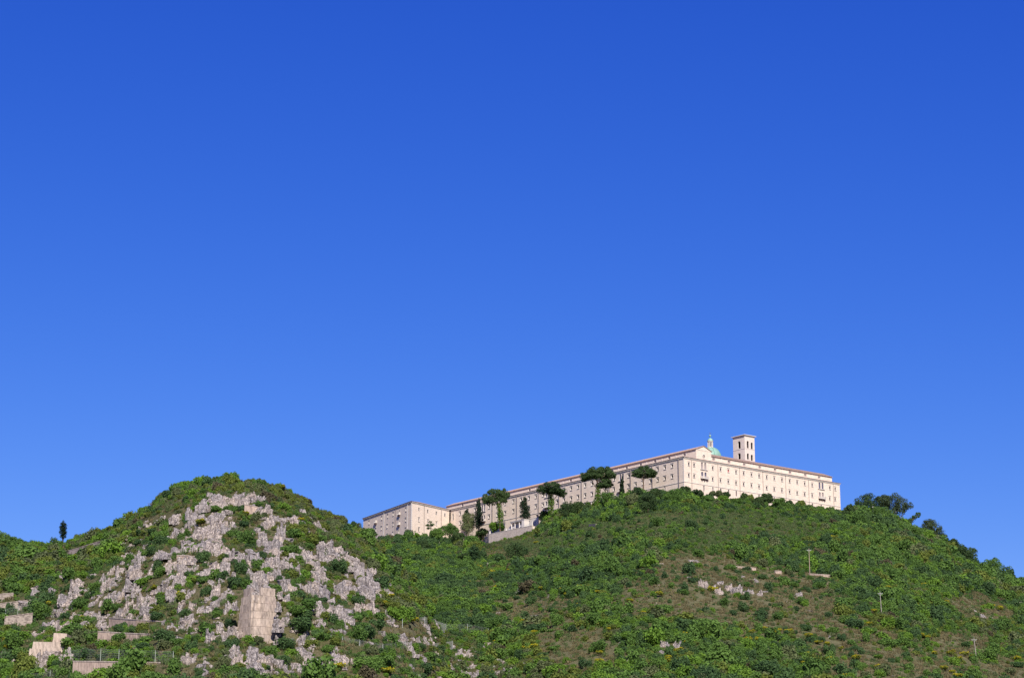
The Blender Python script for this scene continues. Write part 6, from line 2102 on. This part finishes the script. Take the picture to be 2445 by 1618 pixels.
RT = [
 (c3, S3, 1410, 482, 785, 205, 'leaf_grey', 'tall round grey-green tree beside the dark cypress near the annex'),
 (c3, S3, 1008, 678, 905, 190, 'leaf_mid', 'round green tree on two thin pale trunks below the annex', dict(trunks=2, bark='bark_pale', low=0.72)),
 (c3, S3, 1180, 622, 800, 230, 'leaf_mid', 'big round green tree in front of the inner corner of annex and abbey'),
 (c3, S3, 1270, 735, 900, 200, 'pine', 'dark shaded tree below the round grey-green tree'),
 (c3, S3, 525, 752, 840, 115, 'pine', 'dark bush at the foot of the shaded annex wall'),
 (c3, S3, 655, 738, 850, 120, 'leaf_mid', 'green bush at the front corner of the annex'),
 (c3, S3, 765, 748, 850, 110, 'leaf_bright', 'bright bush on the grassy bank below the annex corner'),
 (c3, S3, 840, 840, 980, 210, 'pine', 'wide dark tree downhill of the annex corner'),
 (c3, S3, 1430, 785, 910, 190, 'leaf_mid', 'green bush between the grey-green tree and the terrace wall'),
 (c3, S3, 1545, 740, 880, 150, 'leaf_mid', 'green bush just left of the terrace wall end'),
 (c3, S3, 1590, 690, 790, 170, 'pine', 'dark clipped hedge above the terrace wall'),
 (c3, S3, 1735, 602, 740, 130, 'leaf_bright', 'bright green bush at the foot of the ivy pine'),
 (c3, S3, 1835, 640, 730, 80, 'pine', 'small dark bush between ivy trunk and loggia'),
 (c3, S3, 150, 690, 860, 230, 'leaf_mid', 'green bush hiding the far left foot of the annex'),
 (c8, S8, 1500, 182, 360, 205, 'pine', 'large dark mounded bush on the slope under the loggia'),
 (c8, S8, 1010, 275, 370, 130, 'pine', 'dark bush just left of the broad conical conifer'),
 (c4, S4, 285, 868, 1050, 175, 'pine', 'dark tree at the right end of the loggia terrace'),
 (c4, S4, 590, 762, 985, 250, 'pine', 'wide dark tree right of the forked ivy pine'),
 (c4, S4, 720, 745, 920, 180, 'pine', 'dark tree halfway between the two ivy pines'),
 (c4, S4, 835, 790, 920, 140, 'pine', 'low dark bush left of the largest pine trunk'),
 (c4, S4, 1115, 615, 860, 245, 'leaf_mid', 'big round green tree between largest pine and narrow cypress'),
 (c4, S4, 1440, 640, 840, 210, 'leaf_grey', 'grey-green tree just right of the narrow cypress'),
 (c4, S4, 1510, 565, 760, 190, 'pine', 'dark tree below the pine with the bare trunk'),
 (c4, S4, 1640, 640, 910, 330, 'pine', 'largest dark tree mass below the front corner of the abbey'),
 (c4, S4, 1740, 580, 760, 200, 'pine', 'dark round tree against the facade right of the bare pine trunk'),
 (c4, S4, 1980, 585, 800, 260, 'leaf_mid', 'wide green tree left of the clipped hedge at the corner'),
 (c4, S4, 2135, 553, 645, 150, 'pine', 'clipped dark hedge at the front corner of the abbey'),
 (c4, S4, 2285, 585, 735, 180, 'pine', 'dark bush just right of the clipped corner hedge'),
 (c5, S5, 560, 835, 910, 95, 'leaf_grey', 'small grey bush against the bright facade near the first pipes'),
 (c5, S5, 645, 828, 925, 115, 'leaf_grey', 'grey-green bush under the second drainpipe of the bright facade'),
 (c5, S5, 740, 845, 930, 110, 'pine', 'dark bush under the red window'),
 (c5, S5, 975, 862, 1010, 120, 'pine', 'pointed dark tree under the middle of the bright facade'),
 (c5, S5, 1055, 878, 980, 95, 'leaf_olive', 'olive bush beside the pointed tree under the bright facade'),
 (c5, S5, 1270, 872, 1030, 190, 'pine', 'broad dark tree under the middle of the bright facade'),
 (c5, S5, 1165, 910, 1050, 150, 'pine', 'dark tree left of the broad dark tree under the facade'),
 (c5, S5, 1435, 918, 1075, 195, 'leaf_mid', 'round green tree right of the broad dark tree under the facade'),
 (c5, S5, 1570, 958, 1075, 115, 'pine', 'small pointed dark tree under the right half of the facade'),
 (c5, S5, 1722, 958, 1060, 125, 'leaf_olive', 'sparse olive tree under the right half of the facade'),
 (c5, S5, 1830, 1015, 1100, 150, 'pine', 'dark bush left of the right balcony foot'),
 (c5, S5, 1960, 1035, 1110, 170, 'leaf_mid', 'green bush under the right balcony'),
 (c5, S5, 2080, 1055, 1120, 120, 'leaf_mid', 'green bush near the far end of the bright facade'),
 (c5, S5, 690, 895, 990, 170, 'leaf_bright', 'bright bush below the left part of the bright facade'),
 (c5, S5, 490, 895, 1000, 150, 'leaf_mid', 'green bush below the left balcony of the bright facade'),
 (c5, S5, 870, 925, 1030, 170, 'leaf_mid', 'green bush below the row of tall ground floor windows'),
 (c6, S6, 388, 312, 420, 95, 'pine', 'dark bush in the gap between the abbey end and the ridge pines'),
 (c6, S6, 1135, 563, 670, 120, 'pine', 'small dark tree right of the domed ridge pine'),
 (c6, S6, 1425, 703, 850, 160, 'leaf_mid', 'square looking green tree on the skyline near the right edge'),
 (c6, S6, 1230, 615, 740, 180, 'pine', 'low dark tree on the ridge between the domed pine and square tree'),
 (c6, S6, 865, 470, 570, 100, 'leaf_mid', 'small green tree in the dip left of the domed pine'),
 (c6, S6, 620, 330, 450, 200, 'leaf_mid', 'green bush in front of the two big ridge pines'),
 (c6, S6, 460, 380, 470, 150, 'leaf_mid', 'green bush on the slope right of the abbey end'),
]
for it in RT:
    kw = it[8] if len(it) > 8 else {}
    bushy = 'bush' in it[7] or 'hedge' in it[7]
    round_tree(*it[:8], name='bush' if bushy else 'tree', cat='bush' if bushy else 'tree', n=900 if bushy else 1500, **kw)
tree('cedar', 'small sparse cedar with level branches before the bright annex wall', place_front(*c3(935, 720), 9).y, conv(c3, S3, [(935, 610, 26, 16), (920, 655, 52, 14), (960, 640, 35, 14), (915, 690, 34, 14), (890, 650, 20, 8)]),
     ctr(c3, [(950, 740, 0.22), (942, 660, 0.16), (936, 600, 0.06)]), 'leaf_dark', n=520, leaf=0.45, sub=2)
YR = 1122.0
tree('ridge_pine', 'rounded dark pine on the ridge, left one of the pair beside the abbey', YR, conv(c6, S6, [(480, 305, 58, 48), (535, 285, 58, 44), (460, 345, 42, 50), (520, 340, 60, 45), (580, 320, 55, 45), (560, 375, 70, 45), (480, 390, 50, 35)]), ctr(c6, [(510, 430, 0.5), (510, 350, 0.4), (510, 300, 0.2)]), 'pine', n=2200, leaf=0.65)
tree('ridge_pine', 'big spreading pine with a bare forked trunk, right one of the ridge pair', YR + 4, conv(c6, S6, [(640, 295, 58, 42), (705, 275, 58, 38), (755, 310, 52, 50), (700, 345, 60, 42), (735, 370, 55, 35), (815, 325, 34, 24), (790, 345, 26, 24), (640, 340, 55, 45), (620, 300, 50, 40), (660, 390, 60, 40)]),
     ctr(c6, [(700, 450, 0.55), (705, 390, 0.45), (710, 330, 0.3)]), 'hill_pine', n=2600, leaf=0.65, bark='bark_pale', branches=[ctr(c6, [(715, 440, 0.25), (770, 395, 0.2), (818, 335, 0.1)]), ctr(c6, [(704, 400, 0.3), (660, 330, 0.15)]), ctr(c6, [(706, 390, 0.3), (745, 340, 0.15)])])
tree('leaning_tree', 'ivy clad tree leaning out over the ridge to the right', YR + 2, conv(c6, S6, [(885, 388, 20, 17), (862, 405, 20, 16), (838, 425, 24, 18), (820, 440, 26, 16)]), ctr(c6, [(800, 460, 0.4), (845, 425, 0.3), (880, 392, 0.15)]), 'leaf_dark', n=700, leaf=0.55, sub=3)
tree('ridge_pine', 'domed pine standing apart on the ridge near the right edge', YR - 4, conv(c6, S6, [(960, 455, 45, 35), (1000, 485, 52, 48), (950, 485, 38, 40), (1040, 525, 42, 36), (945, 535, 45, 24), (1065, 555, 32, 24), (1000, 540, 50, 36)]),
     ctr(c6, [(1000, 615, 0.45), (985, 550, 0.35), (975, 480, 0.2)]), 'hill_pine', n=2100, leaf=0.6, bark='bark_pale', branches=[ctr(c6, [(992, 580, 0.2), (1050, 545, 0.1)]), ctr(c6, [(1015, 610, 0.18), (1060, 580, 0.1)])])
lp = at_depth(*c6(559, 372), YR - 6)
g = tz(lp.x, lp.y)
LP = link('lamp_post', None, loc=(lp.x, lp.y, g), label='thin lamp post with a white head below the left ridge pine', cat='lamp post')
h = max(2.5, at_depth(*c6(559, 338), YR - 6).z - g)
b = MB(); b.tube([(0, 0, 0), (0, 0, h)], [0.09, 0.06], 6)
link('post', b.mesh('post', M['metal']), LP)
b = MB(); b.lathe([(0.1, h), (0.3, h + 0.1), (0.34, h + 0.5), (0.2, h + 0.75), (0.02, h + 0.8)], 10)
link('lamp_head', b.mesh('lamp_head', M['trim']), LP)
